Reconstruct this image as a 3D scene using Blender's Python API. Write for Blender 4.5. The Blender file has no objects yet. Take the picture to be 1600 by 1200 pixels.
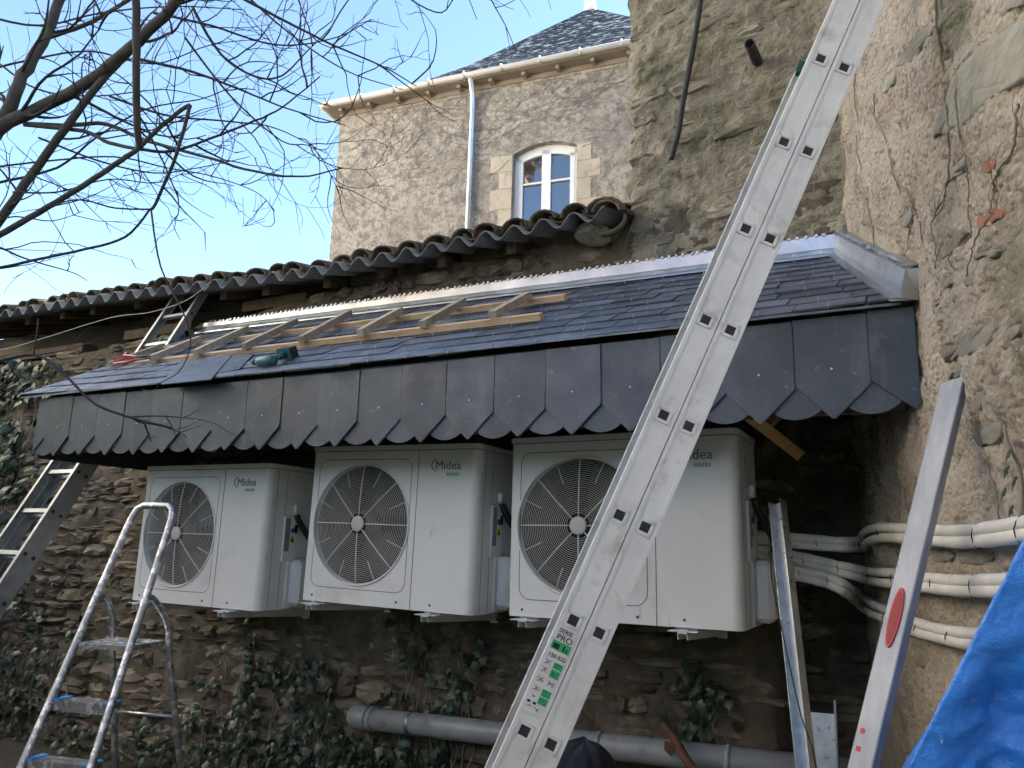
import bpy, bmesh, math, random
from mathutils import Vector, Matrix, noise
from mathutils.geometry import tessellate_polygon
random.seed(7)
S = bpy.context.scene
COL = S.collection
V = Vector
# ------------------------------------------------------------------ camera
GZ = 1.25                                   # height of the heat pump bases above the ground
CAM_F = 1202.0                              # focal length in pixels of a 1600 px wide frame
YAW, PITCH, ROLL = 0.4907, 0.2073, 0.0280
CAMP = V((1.8211, -3.4354, 0.3569 + GZ))
FW = V((-math.sin(YAW)*math.cos(PITCH), math.cos(YAW)*math.cos(PITCH), math.sin(PITCH)))
R0 = V((math.cos(YAW), math.sin(YAW), 0)); U0 = R0.cross(FW)
RT = R0*math.cos(ROLL) + U0*math.sin(ROLL); UP = -R0*math.sin(ROLL) + U0*math.cos(ROLL)
cd = bpy.data.cameras.new('camera'); cam = bpy.data.objects.new('camera', cd); COL.objects.link(cam)
cd.sensor_width = 36; cd.lens = CAM_F/1600*36; cd.clip_start = .05; cd.clip_end = 3000
cam.matrix_world = Matrix(((RT.x, UP.x, -FW.x, CAMP.x), (RT.y, UP.y, -FW.y, CAMP.y), (RT.z, UP.z, -FW.z, CAMP.z), (0, 0, 0, 1)))
S.camera = cam
# ------------------------------------------------------------------ sky, sun, exposure
SUN_EL, SUN_AZ = math.radians(29), math.radians(-46)          # azimuth measured from +Y towards -X
w = bpy.data.worlds.new('World'); S.world = w; w.use_nodes = True
nt = w.node_tree; nt.nodes.clear()
sk = nt.nodes.new('ShaderNodeTexSky'); sk.sky_type = 'NISHITA'; sk.sun_disc = False
sk.sun_elevation = SUN_EL; sk.sun_rotation = -SUN_AZ
sk.air_density = 1.0; sk.dust_density = 0.6; sk.ozone_density = 2.6; sk.altitude = 50
bg = nt.nodes.new('ShaderNodeBackground'); bg.inputs[1].default_value = 0.05
wo = nt.nodes.new('ShaderNodeOutputWorld')
nt.links.new(sk.outputs[0], bg.inputs[0]); nt.links.new(bg.outputs[0], wo.inputs[0])
sl = bpy.data.lights.new('sun', 'SUN'); sl.energy = 5.0; sl.angle = math.radians(.5); sl.color = (1, .94, .84)
so = bpy.data.objects.new('sun', sl); COL.objects.link(so)
sdir = V((-math.sin(SUN_AZ)*math.cos(SUN_EL), math.cos(SUN_AZ)*math.cos(SUN_EL), math.sin(SUN_EL)))
so.rotation_euler = sdir.to_track_quat('Z', 'Y').to_euler(); so.location = (0, 0, 30)
S.view_settings.view_transform = 'Standard'; S.view_settings.look = 'None'
S.view_settings.exposure = 3.4; S.view_settings.gamma = 1

# ------------------------------------------------------------------ helpers
def ray(x, y): return (FW + RT*((x-800)/CAM_F) - UP*((y-600)/CAM_F)).normalized()
def at(x, y, Y):                                   # point of the place on the upright plane at depth Y
    d = ray(x, y); return CAMP + d*((Y-CAMP.y)/d.y)
def atP(x, y, P, n):
    d = ray(x, y); return CAMP + d*((P-CAMP).dot(n)/d.dot(n))
def atF(x, y, dist):
    d = ray(x, y); return CAMP + d*(dist/d.dot(FW))
def px(p):
    d = p-CAMP; z = d.dot(FW)
    if z < .05: return (-9999, -9999)
    return (800+CAM_F*d.dot(RT)/z, 600-CAM_F*d.dot(UP)/z)
def fbm(p, o=4, h=.5):
    return noise.fractal(p, h+.5, 2.1, o, noise_basis='PERLIN_ORIGINAL')
def rnd(a, b): return random.uniform(a, b)
def lerp(a, b, t): return a + (b-a)*t

class MB:
    def __init__(s): s.v = []; s.f = []; s.sm = []
    def add(s, vs, fs, smooth=False):
        b = len(s.v); s.v += [tuple(v) for v in vs]; s.f += [tuple(i+b for i in f) for f in fs]; s.sm += [smooth]*len(fs); return s
    def box(s, c, size, M=None, taper=None, ch=0):
        c = V(c); x, y, z = [q/2 for q in size]
        if ch > 0:
            pts = []
            for sz in (-1, 1):
                for (a, b) in ((-1, -1), (1, -1), (1, 1), (-1, 1)):
                    pts.append((a, b, sz))
            bm = bmesh.new(); bmesh.ops.create_cube(bm, size=1)
            for v in bm.verts: v.co = V((v.co.x*2*x, v.co.y*2*y, v.co.z*2*z))
            bmesh.ops.bevel(bm, geom=bm.edges[:], offset=ch, segments=1, affect='EDGES', profile=.5)
            bm.verts.ensure_lookup_table(); bm.verts.index_update()
            vs = [v.co.copy() for v in bm.verts]; fs = [[v.index for v in f.verts] for f in bm.faces]; bm.free()
        else:
            vs = [V((sx*x, sy*y, sz*z)) for sz in (-1, 1) for sy in (-1, 1) for sx in (-1, 1)]
            fs = [(0, 2, 3, 1), (4, 5, 7, 6), (0, 1, 5, 4), (2, 6, 7, 3), (0, 4, 6, 2), (1, 3, 7, 5)]
        if M is not None: vs = [M @ v for v in vs]
        return s.add([v+c for v in vs], fs)
    def bar(s, a, b, wv, hv):                       # a rectangular bar a-b with half-vectors wv, hv
        a = V(a); b = V(b); wv = V(wv); hv = V(hv)
        vs = [a-wv-hv, a+wv-hv, a+wv+hv, a-wv+hv, b-wv-hv, b+wv-hv, b+wv+hv, b-wv+hv]
        return s.add(vs, [(3, 2, 1, 0), (4, 5, 6, 7), (0, 1, 5, 4), (1, 2, 6, 5), (2, 3, 7, 6), (3, 0, 4, 7)])
    def sweep(s, pts, rads, n=8, cap=True, smooth=True, closed=False):
        pts = [V(p) for p in pts]; m = len(pts)
        if not hasattr(rads, '__len__'): rads = [rads]*m
        vs = []; fs = []; ref = None
        for i, p in enumerate(pts):
            if closed: t = pts[(i+1) % m]-pts[i-1]
            else: t = pts[min(i+1, m-1)]-pts[max(i-1, 0)]
            if t.length < 1e-9: t = V((0, 0, 1))
            t.normalize()
            if ref is None: ref = t.orthogonal().normalized()
            ref = (ref - t*ref.dot(t))
            if ref.length < 1e-6: ref = t.orthogonal()
            ref.normalize(); q = t.cross(ref)
            for k in range(n):
                a = 2*math.pi*k/n; vs.append(p+(ref*math.cos(a)+q*math.sin(a))*rads[i])
        for i in range(m if closed else m-1):
            j = (i+1) % m
            for k in range(n): fs.append((i*n+k, i*n+(k+1) % n, j*n+(k+1) % n, j*n+k))
        if cap and not closed: fs.append(tuple(range(n-1, -1, -1))); fs.append(tuple((m-1)*n+k for k in range(n)))
        return s.add(vs, fs, smooth)
    def prism(s, poly, ext, smooth=False):          # planar polygon (3D points) pushed along ext
        poly = [V(p) for p in poly]; ext = V(ext); n = len(poly)
        vs = poly+[p+ext for p in poly]
        fs = [tuple(range(n-1, -1, -1)), tuple(range(n, 2*n))]+[(i, (i+1) % n, n+(i+1) % n, n+i) for i in range(n)]
        return s.add(vs, fs, smooth)
    def tess(s, poly, ext):
        poly = [V(p) for p in poly]; ext = V(ext); n = len(poly)
        t = tessellate_polygon([poly]); vs = poly+[p+ext for p in poly]
        fs = [tuple(a) for a in t]+[tuple(n+i for i in a[::-1]) for a in t]+[(i, (i+1) % n, n+(i+1) % n, n+i) for i in range(n)]
        return s.add(vs, fs)
    def grid(s, nx, ny, fn, smooth=True):
        vs = [fn(i/(nx-1), j/(ny-1)) for j in range(ny) for i in range(nx)]
        fs = [(j*nx+i, j*nx+i+1, (j+1)*nx+i+1, (j+1)*nx+i) for j in range(ny-1) for i in range(nx-1)]
        return s.add(vs, fs, smooth)
    def mesh(s, name):
        me = bpy.data.meshes.new(name); me.from_pydata(s.v, [], s.f); me.update()
        me.polygons.foreach_set('use_smooth', s.sm)
        return me
    def build(s, name, mat, parent=None, fix=True):
        me = s.mesh(name); me.materials.append(mat)
        if fix and len(s.f) < 40000:
            bm = bmesh.new(); bm.from_mesh(me); bmesh.ops.recalc_face_normals(bm, faces=bm.faces[:]); bm.to_mesh(me); bm.free()
        return link(name, me, parent)
def link(name, me, parent=None, loc=None, M=None):
    o = bpy.data.objects.new(name, me); COL.objects.link(o)
    if parent is not None: o.parent = parent
    if loc is not None: o.location = loc
    if M is not None: o.matrix_local = M
    return o
def tag(o, label=None, cat=None, group=None, kind=None):
    if label: o['label'] = label
    if cat: o['category'] = cat
    if group: o['group'] = group
    if kind: o['kind'] = kind
    return o
def empty(name, loc=(0, 0, 0), label=None, cat=None, group=None, rz=0):
    o = bpy.data.objects.new(name, None); COL.objects.link(o); o.location = loc; o.rotation_euler = (0, 0, rz)
    o.empty_display_size = .1
    return tag(o, label, cat, group)
def rootlocal(root):                                # world -> local for a root that is only moved (and turned about z)
    return (Matrix.Translation(root.location) @ Matrix.Rotation(root.rotation_euler.z, 4, 'Z')).inverted()
def at_root(mb, root):
    M = rootlocal(root); mb.v = [tuple(M @ V(v)) for v in mb.v]; return mb
def copy_tree(o, parent=None):
    c = o.copy(); COL.objects.link(c); c.parent = parent
    for ch in list(o.children): copy_tree(ch, c)
    return c
def smooth_line(pts, n=4):                          # Catmull-Rom
    pts = [V(p) for p in pts]; out = []
    for i in range(len(pts)-1):
        p0 = pts[max(i-1, 0)]; p1 = pts[i]; p2 = pts[i+1]; p3 = pts[min(i+2, len(pts)-1)]
        for k in range(n):
            t = k/n; out.append(.5*((2*p1)+(p2-p0)*t+(2*p0-5*p1+4*p2-p3)*t*t+(3*p1-p0-3*p2+p3)*t**3))
    out.append(pts[-1]); return out

# ------------------------------------------------------------------ materials
def mat(name, cols, scale=8, rough=.7, metal=0, bump=.3, bscale=60, bdist=.004, orand=.0, spec=.5, rvar=0, detail=6,
        extra=None, stretch=None, coord='pos', voro=None):
    m = bpy.data.materials.new(name); m.use_nodes = True; t = m.node_tree; N = t.nodes; L = t.links
    b = N['Principled BSDF']; b.inputs['Metallic'].default_value = metal; b.inputs['Roughness'].default_value = rough
    b.inputs['Specular IOR Level'].default_value = spec
    if coord == 'pos': g = N.new('ShaderNodeNewGeometry').outputs['Position']
    else: g = N.new('ShaderNodeTexCoord').outputs['Object']
    if stretch:
        mp = N.new('ShaderNodeMapping'); mp.inputs['Scale'].default_value = stretch; L.new(g, mp.inputs[0]); g = mp.outputs[0]
    n1 = N.new('ShaderNodeTexNoise'); n1.inputs['Scale'].default_value = scale; n1.inputs['Detail'].default_value = detail
    n1.inputs['Roughness'].default_value = .62; L.new(g, n1.inputs['Vector'])
    r = N.new('ShaderNodeValToRGB'); L.new(n1.outputs['Fac'], r.inputs[0])
    el = r.color_ramp.elements; k = len(cols)
    for i, c in enumerate(cols):
        pos = .32+.36*i/(max(k-1, 1))
        e = el[i] if i < 2 else el.new(pos)
        e.position = pos; e.color = (*c, 1)
    if k == 1: el[1].color = (*cols[0], 1)
    out = r.outputs[0]
    if orand:
        oi = N.new('ShaderNodeObjectInfo'); mr = N.new('ShaderNodeMapRange'); mr.inputs[3].default_value = 1-orand; mr.inputs[4].default_value = 1+orand
        L.new(oi.outputs['Random'], mr.inputs[0]); hs = N.new('ShaderNodeHueSaturation'); L.new(mr.outputs[0], hs.inputs['Value'])
        m2 = N.new('ShaderNodeMapRange'); m2.inputs[3].default_value = .485; m2.inputs[4].default_value = .515
        ml = N.new('ShaderNodeMath'); ml.operation = 'FRACT'; mm = N.new('ShaderNodeMath'); mm.operation = 'MULTIPLY'; mm.inputs[1].default_value = 7.3
        L.new(oi.outputs['Random'], mm.inputs[0]); L.new(mm.outputs[0], ml.inputs[0]); L.new(ml.outputs[0], m2.inputs[0]); L.new(m2.outputs[0], hs.inputs['Hue'])
        L.new(out, hs.inputs['Color']); out = hs.outputs[0]
    if extra:                                       # patches of another colour: list of (colour, scale, low, high[, stretch])
        for ex in extra:
            c, sc, lo, hi = ex[:4]
            n3 = N.new('ShaderNodeTexNoise'); n3.inputs['Scale'].default_value = sc; n3.inputs['Detail'].default_value = 7; n3.inputs['Roughness'].default_value = .65
            gg = g
            if len(ex) > 4:
                mp = N.new('ShaderNodeMapping'); mp.inputs['Scale'].default_value = ex[4]; L.new(g, mp.inputs[0]); gg = mp.outputs[0]
            ad = N.new('ShaderNodeVectorMath'); ad.operation = 'ADD'; ad.inputs[1].default_value = (sc*1.7, 3.1, 9.2); L.new(gg, ad.inputs[0]); L.new(ad.outputs[0], n3.inputs['Vector'])
            mr = N.new('ShaderNodeMapRange'); mr.inputs[1].default_value = lo; mr.inputs[2].default_value = hi; L.new(n3.outputs['Fac'], mr.inputs[0])
            mx = N.new('ShaderNodeMix'); mx.data_type = 'RGBA'; L.new(mr.outputs[0], mx.inputs[0]); L.new(out, mx.inputs[6]); mx.inputs[7].default_value = (*c, 1); out = mx.outputs[2]
    L.new(out, b.inputs['Base Color'])
    n2 = N.new('ShaderNodeTexNoise'); n2.inputs['Scale'].default_value = bscale; n2.inputs['Detail'].default_value = 5; n2.inputs['Roughness'].default_value = .7; L.new(g, n2.inputs['Vector'])
    if rvar:
        mr = N.new('ShaderNodeMapRange'); mr.inputs[1].default_value = .3; mr.inputs[2].default_value = .7; mr.inputs[3].default_value = max(rough-rvar, .03); mr.inputs[4].default_value = min(rough+rvar, 1)
        n4 = N.new('ShaderNodeTexNoise'); n4.inputs['Scale'].default_value = scale*2.3; n4.inputs['Detail'].default_value = 6; L.new(g, n4.inputs['Vector']); L.new(n4.outputs['Fac'], mr.inputs[0]); L.new(mr.outputs[0], b.inputs['Roughness'])
    if bump:
        h = n2.outputs['Fac']
        if voro:
            vo = N.new('ShaderNodeTexVoronoi'); vo.inputs['Scale'].default_value = voro; L.new(g, vo.inputs['Vector'])
            sb = N.new('ShaderNodeMath'); sb.operation = 'SUBTRACT'; L.new(h, sb.inputs[0]); L.new(vo.outputs['Distance'], sb.inputs[1]); h = sb.outputs[0]
        bp = N.new('ShaderNodeBump'); bp.inputs['Strength'].default_value = bump; bp.inputs['Distance'].default_value = bdist; L.new(h, bp.inputs['Height']); L.new(bp.outputs[0], b.inputs['Normal'])
    return m
M = {}
M['rubble'] = mat('rubble_stone', [(.09, .075, .055), (.18, .15, .11), (.27, .23, .17)], 7, .92, bump=1, bscale=42, bdist=.014, orand=.4, extra=[((.05, .06, .028), 2.2, .56, .72), ((.26, .235, .19), 13, .6, .72)])
M['mortar'] = mat('earth_mortar', [(.085, .068, .05), (.17, .14, .105)], 9, .95, bump=1, bscale=55, bdist=.015, extra=[((.04, .05, .022), 2.5, .55, .7)])
M['gable'] = mat('old_lime_mortar', [(.2, .175, .13), (.28, .25, .19), (.36, .325, .255)], 4.5, .95, bump=1, bscale=70, bdist=.012, extra=[((.12, .12, .065), 2.4, .52, .68), ((.36, .33, .27), 40, .62, .7), ((.085, .08, .07), 3.1, .6, .72, (1, 1, 3))], voro=45)
M['gstone'] = mat('schist_stone', [(.15, .14, .115), (.23, .21, .165), (.3, .27, .21)], 5, .85, bump=.8, bscale=28, bdist=.01, orand=.3, extra=[((.33, .31, .26), 60, .64, .7), ((.1, .1, .05), 4, .58, .7)], stretch=(1, 1, 3))
M['render'] = mat('crumbly_render', [(.38, .315, .25), (.47, .405, .33), (.54, .48, .4)], 3.5, .95, bump=1, bscale=65, bdist=.015, extra=[((.43, .3, .225), 2.1, .57, .74), ((.2, .185, .13), 1.6, .56, .7), ((.56, .5, .42), 55, .6, .68), ((.28, .22, .17), 38, .62, .72)], voro=48)
M['slab'] = mat('exposed_schist', [(.19, .18, .145), (.27, .255, .21), (.34, .315, .26)], 6, .8, bump=.8, bscale=22, bdist=.01, orand=.2, stretch=(1, 1, 2.4), extra=[((.22, .17, .12), 3, .58, .7)])
M['brick'] = mat('red_brick', [(.27, .11, .075), (.37, .17, .12)], 20, .9, bump=.7, bscale=70)
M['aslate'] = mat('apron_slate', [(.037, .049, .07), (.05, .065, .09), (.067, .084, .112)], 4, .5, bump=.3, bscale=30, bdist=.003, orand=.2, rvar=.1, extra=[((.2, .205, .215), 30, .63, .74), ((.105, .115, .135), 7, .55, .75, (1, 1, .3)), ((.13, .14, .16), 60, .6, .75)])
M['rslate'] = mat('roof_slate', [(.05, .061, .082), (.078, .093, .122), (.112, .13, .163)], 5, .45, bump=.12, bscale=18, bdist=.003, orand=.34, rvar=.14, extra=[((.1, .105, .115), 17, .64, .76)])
M['zinc'] = mat('zinc_sheet', [(.42, .45, .48), (.58, .61, .64)], 5, .36, metal=1, bump=.25, bscale=9, bdist=.006, rvar=.1)
M['lead'] = mat('dull_zinc', [(.34, .36, .38), (.5, .52, .54)], 9, .45, metal=1, bump=.3, bscale=14, bdist=.006, rvar=.1)
M['hook'] = mat('steel_hook', [(.38, .4, .42)], 8, .3, metal=1, bump=0)
M['nail'] = mat('plug', [(.6, .6, .58)], 8, .5, bump=0)
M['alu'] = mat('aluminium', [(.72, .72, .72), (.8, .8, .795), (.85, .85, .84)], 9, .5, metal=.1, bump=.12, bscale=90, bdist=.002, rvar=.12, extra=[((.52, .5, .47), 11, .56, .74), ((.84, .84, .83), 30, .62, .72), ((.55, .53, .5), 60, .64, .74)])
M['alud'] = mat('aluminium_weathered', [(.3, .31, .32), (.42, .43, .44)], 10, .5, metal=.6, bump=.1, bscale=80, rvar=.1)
M['alup'] = mat('aluminium_paint_spattered', [(.34, .35, .36), (.5, .51, .52)], 16, .38, metal=.8, bump=.2, bscale=60, rvar=.12, extra=[((.82, .82, .81), 24, .53, .56)])
M['black'] = mat('black_plastic', [(.012, .012, .013)], 8, .5, bump=0)
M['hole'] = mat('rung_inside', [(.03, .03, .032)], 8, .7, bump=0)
M['green'] = mat('green_plastic', [(.01, .09, .05)], 8, .5, bump=0)
M['bluetape'] = mat('blue_plastic', [(.06, .3, .66)], 8, .5, bump=0)
M['white'] = mat('powder_coated_white', [(.66, .68, .69), (.71, .73, .74)], 2, .4, bump=.03, bscale=200, spec=.4, extra=[((.5, .49, .45), 3, .56, .82), ((.42, .4, .36), 14, .64, .8, (1.5, 1.5, .35)), ((.45, .43, .4), 70, .7, .76)])
M['grille'] = mat('grille_white', [(.62, .62, .6)], 4, .45, bump=0)
M['hub'] = mat('hub_grey', [(.5, .51, .49)], 4, .5, bump=0)
M['fanb'] = mat('fan_grey', [(.022, .025, .03)], 4, .5, bump=0)
M['cavity'] = mat('fan_cavity', [(.012, .014, .017)], 4, .8, bump=0)
M['seam'] = mat('seam_shadow_gap', [(.09, .095, .1)], 4, .7, bump=0)
M['logo'] = mat('logo_grey', [(.1, .11, .12)], 4, .5, bump=0)
M['logog'] = mat('logo_green', [(.16, .42, .25)], 4, .5, bump=0)
M['lblue'] = mat('label_blue', [(.04, .1, .3)], 4, .5, bump=0)
M['lgrey'] = mat('label_grey', [(.2, .24, .28)], 4, .5, bump=0)
M['lyel'] = mat('label_yellow', [(.7, .55, .05)], 4, .5, bump=0)
M['lwhite'] = mat('label_white', [(.75, .75, .75)], 4, .5, bump=0)
M['lgreen'] = mat('label_green', [(.03, .42, .16)], 4, .5, bump=0)
M['lred'] = mat('label_red', [(.55, .03, .05)], 4, .5, bump=0)
M['ink'] = mat('label_ink', [(.015, .015, .016)], 4, .5, bump=0)
M['wood'] = mat('batten_wood', [(.36, .23, .13), (.52, .36, .22), (.6, .45, .3)], 12, .7, bump=.4, bscale=30, stretch=(.4, 2, 2))
M['woodg'] = mat('weathered_batten', [(.3, .25, .19), (.44, .38, .31)], 14, .8, bump=.4, bscale=30, orand=.15)
M['pine'] = mat('new_pine', [(.42, .26, .1), (.55, .37, .17)], 10, .6, bump=.2, bscale=30)
M['rafter'] = mat('old_rafter', [(.065, .045, .03), (.13, .088, .058)], 12, .85, bump=.5, bscale=30)
M['dark'] = mat('dark_board', [(.03, .03, .032), (.05, .05, .052)], 10, .7, bump=.2, bscale=30)
M['tile'] = mat('clay_tile', [(.06, .045, .036), (.12, .08, .06), (.19, .125, .095)], 7, .95, bump=.8, bscale=40, bdist=.006, orand=.3, extra=[((.05, .06, .025), 4, .46, .58), ((.3, .28, .24), 35, .62, .7)])
M['fibre'] = mat('fibre_cement', [(.12, .125, .13), (.19, .195, .2)], 6, .85, bump=.3, bscale=60)
M['pvc'] = mat('grey_pvc', [(.2, .225, .25), (.27, .295, .32)], 5, .4, bump=.06, bscale=40, extra=[((.13, .13, .12), 9, .6, .72)])
M['insul'] = mat('white_pipe_insulation', [(.6, .575, .52), (.74, .72, .67)], 8, .6, bump=.35, bscale=22, bdist=.006, extra=[((.3, .27, .23), 14, .63, .72)])
M['rust'] = mat('rusty_iron', [(.07, .03, .02), (.13, .055, .035)], 20, .85, bump=.6, bscale=60)
M['iron'] = mat('black_iron', [(.018, .018, .018), (.035, .034, .033)], 12, .65, bump=.4, bscale=70)
M['galv'] = mat('galvanised_steel', [(.42, .46, .5), (.6, .64, .68)], 14, .35, metal=.9, bump=.1, bscale=40, rvar=.1)
M['rule'] = mat('rule_aluminium', [(.27, .285, .315), (.38, .395, .425)], 6, .5, metal=.25, bump=.1, bscale=50, stretch=(4, 4, .3), extra=[((.42, .43, .45), 10, .62, .75, (3, 3, .3))])
M['red'] = mat('red_plastic', [(.5, .006, .02)], 4, .45, bump=0)
M['reddark'] = mat('red_recess', [(.26, .004, .014)], 4, .5, bump=0)
M['teal'] = mat('teal_tool', [(.015, .1, .105), (.03, .14, .145)], 10, .5, bump=.1)
M['toolgrey'] = mat('tool_rubber', [(.02, .022, .024)], 10, .7, bump=.1)
M['tarp'] = mat('blue_tarpaulin', [(.02, .19, .72), (.035, .25, .82)], 4, .33, bump=.6, bscale=22, bdist=.014, extra=[((.5, .6, .75), 60, .66, .72)])
M['navy'] = mat('navy_cloth', [(.005, .007, .015), (.01, .013, .024)], 14, .95, bump=.5, bscale=120, extra=[((.6, .6, .6), 17, .7, .73)])
M['bark'] = mat('bark', [(.045, .042, .04), (.085, .078, .068)], 14, .9, bump=.6, bscale=60, extra=[((.12, .13, .06), 4, .56, .7)])
M['twig'] = mat('twig_bark', [(.035, .03, .031), (.06, .05, .05)], 10, .9, bump=0)
M['barko'] = mat('sunlit_bark', [(.2, .12, .06), (.34, .2, .09)], 6, .9, bump=0)
M['stem'] = mat('dry_vine', [(.2, .165, .125), (.3, .25, .2)], 20, .95, bump=.4, bscale=80)
M['dleaf'] = mat('russet_leaves', [(.2, .1, .035), (.36, .2, .07)], 2, .8, bump=0)
M['stemf'] = mat('grey_creeper', [(.2, .17, .14), (.28, .24, .2)], 20, .95, bump=0)
M['ivy'] = mat('ivy_leaf', [(.01, .026, .012), (.02, .046, .021), (.036, .066, .034)], 9, .42, bump=.15, bscale=60, orand=.35, spec=.6)
M['moss'] = mat('moss', [(.03, .05, .012), (.06, .085, .02)], 25, 1, bump=1, bscale=120)
M['hwall'] = mat('house_roughcast', [(.4, .345, .275), (.51, .445, .36), (.59, .52, .425)], 1.1, .95, bump=1, bscale=34, bdist=.045, extra=[((.24, .215, .185), 8, .46, .62), ((.3, .27, .235), 20, .5, .62), ((.56, .5, .42), 9, .6, .7), ((.46, .31, .2), .5, .6, .75)])
M['hstone'] = mat('house_limestone', [(.42, .355, .265), (.51, .435, .33), (.57, .49, .38)], 2, .9, bump=.5, bscale=30, orand=.04, extra=[((.3, .265, .22), 9, .52, .68)])
M['hslate'] = mat('house_slates', [(.03, .033, .036), (.07, .073, .07)], 3, .9, spec=.15, bump=.6, bscale=14, bdist=.03, extra=[((.5, .5, .46), 6, .54, .58, (1, 1, 2.2))])
M['hgut'] = mat('house_gutter', [(.46, .43, .38), (.56, .53, .48)], 2, .6, bump=.1)
M['soffit'] = mat('house_soffit', [(.24, .19, .145), (.33, .27, .215)], 3, .85, bump=.2)
M['pvcw'] = mat('white_joinery', [(.78, .78, .77)], 2, .4, bump=0)
M['ground'] = mat('garden_ground', [(.04, .034, .026), (.07, .06, .045), (.035, .05, .02)], 2.5, .95, bump=1, bscale=30, bdist=.03)
M['shedb'] = mat('shed_wall', [(.2, .17, .13), (.3, .26, .2)], 2, .95, bump=.6)
g = bpy.data.materials.new('window_glass'); g.use_nodes = True; b = g.node_tree.nodes['Principled BSDF']
b.inputs['Base Color'].default_value = (.02, .024, .03, 1); b.inputs['Roughness'].default_value = .03; b.inputs['Specular IOR Level'].default_value = 1.0; b.inputs['IOR'].default_value = 1.9
nn = g.node_tree.nodes.new('ShaderNodeTexNoise'); nn.inputs['Scale'].default_value = 2.2; bp = g.node_tree.nodes.new('ShaderNodeBump'); bp.inputs['Strength'].default_value = .05
g.node_tree.links.new(nn.outputs[0], bp.inputs['Height']); g.node_tree.links.new(bp.outputs[0], b.inputs['Normal']); M['glass'] = g

# ------------------------------------------------------------------ ground
mb = MB(); mb.grid(60, 60, lambda u, v: V(((u-.5)*120, (v-.5)*120-10, .04*fbm(V((u*40, v*40, 0))))))
mb.add([(-1500, -1500, -.25), (1500, -1500, -.25), (1500, 1500, -.25), (-1500, 1500, -.25)], [(0, 1, 2, 3)])
tag(mb.build('ground', M['ground']), kind='structure')

# ------------------------------------------------------------------ walls: frames
def YR(x, z): return YW(z)+(.38 if x > 1.13 and z < 3.0 else 0)  # right end set back: a recess added to deepen the shade there
def YW(z): return .70+.09*(min(z, 3.55)-GZ)         # face of the old wall, leaning back
CO = V((1.558, .90, 0)); DR = V((.208, -.978, 0)).normalized(); NR = V((-DR.y*-1, 0, 0))
NR = V((DR.y, -DR.x, 0)).normalized()               # outward normal of the rendered wall (towards -X)
def onR(x, y, off=0): return atP(x, y, CO+NR*off, NR)

# stone variants: unit irregular blocks, front towards -Y, width x, height z
def stone_mesh(i, mt, relief=.5):
    rs = random.Random(100+i); n = rs.choice((9, 10, 11, 12)); mb = MB(); outer = []
    for k in range(n):
        a = 2*math.pi*(k+rs.uniform(-.2, .2))/n; c, s = math.cos(a), math.sin(a)
        q = (abs(c)**5+abs(s)**5)**(-1/5)*rs.uniform(.86, 1.06); outer.append((c*q*.5, s*q*.5))
    d0, d1, d2 = .5, -.22*relief, -.5*relief
    vs = [(x, d0, z) for x, z in outer]+[(x, d1+rs.uniform(-.06, .06), z) for x, z in outer]
    vs += [(x*.87+rs.uniform(-.04, .04), d2+rs.uniform(-.2, .3)*relief, z*.82+rs.uniform(-.05, .05)) for x, z in outer]
    vs += [(rs.uniform(-.1, .1), d2+rs.uniform(-.25, .1)*relief, rs.uniform(-.1, .1))]
    fs = []
    for r in (0, 1):
        for k in range(n): fs.append((r*n+k, r*n+(k+1) % n, (r+1)*n+(k+1) % n, (r+1)*n+k))
    for k in range(n): fs.append((2*n+k, 2*n+(k+1) % n, 3*n))
    mb.add(vs, fs); mb.sm = [False]*(2*n)+[False]*n
    me = mb.mesh('stone'); me.materials.append(mt); return me
def inpoly(p, poly):
    x, y = p; c = False; j = len(poly)-1
    for i in range(len(poly)):
        if (poly[i][1] > y) != (poly[j][1] > y) and x < (poly[j][0]-poly[i][0])*(y-poly[i][1])/(poly[j][1]-poly[i][1])+poly[i][0]: c = not c
        j = i
    return c
HID = [[(47, 625), (324, 510), (1310, 365), (1440, 450), (1440, 640), (55, 720)], [(240, 690), (480, 690), (470, 940), (210, 930)], [(495, 690), (790, 690), (790, 930), (472, 930)], [(800, 670), (1170, 660), (1180, 960), (800, 950)]]
def visible(p):
    x, y = px(p)
    return 0-15 < x < 1615 and -15 < y < 1215 and not any(inpoly((x, y), h) for h in HID)

# garden wall --------------------------------------------------------
TOP = [(-14, 3.22), (-5.8, 3.285), (-4.2, 3.315), (-2.6, 3.46), (-1.8, 3.53), (-1.0, 3.55), (0, 3.58), (.3, 3.65)]
def wtop(x):
    for (a, za), (b, zb) in zip(TOP, TOP[1:]):
        if x <= b: return lerp(za, zb, (x-a)/(b-a))
    return 3.65
gw = empty('garden_wall', (-3, .9, 0), 'low rubble stone garden wall behind the heat pumps, under the clay tiles', 'wall')
mb = MB()
xs = [-14+i*.5 for i in range(13)]+[-8+.06*i for i in range(0, 141)]+[.42+.1*i for i in range(18)]
zs = [i*.06 for i in range(0, 62)]
vs = []
for z in zs:
    for x in xs:
        zz = min(z, wtop(min(x, .3))-.01) if x < .4 else z
        dd = .05*fbm(V((x*2.5, 3, zz*2.5)))+.03*fbm(V((x*9, 7, zz*9)))
        vs.append((x, YR(x, zz)+.018+dd, zz))
nx = len(xs); fs = [(j*nx+i, j*nx+i+1, (j+1)*nx+i+1, (j+1)*nx+i) for j in range(len(zs)-1) for i in range(nx-1)]
mb.add(vs, fs, True)
mb.box((-6.9, 1.27, 1.6), (14.2, .5, 3.2))
at_root(mb, gw).build('mortar_core', M['mortar'], gw, fix=False)
svar = [stone_mesh(i, M['rubble'], .55) for i in range(16)]
cand = []
z = .02
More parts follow.
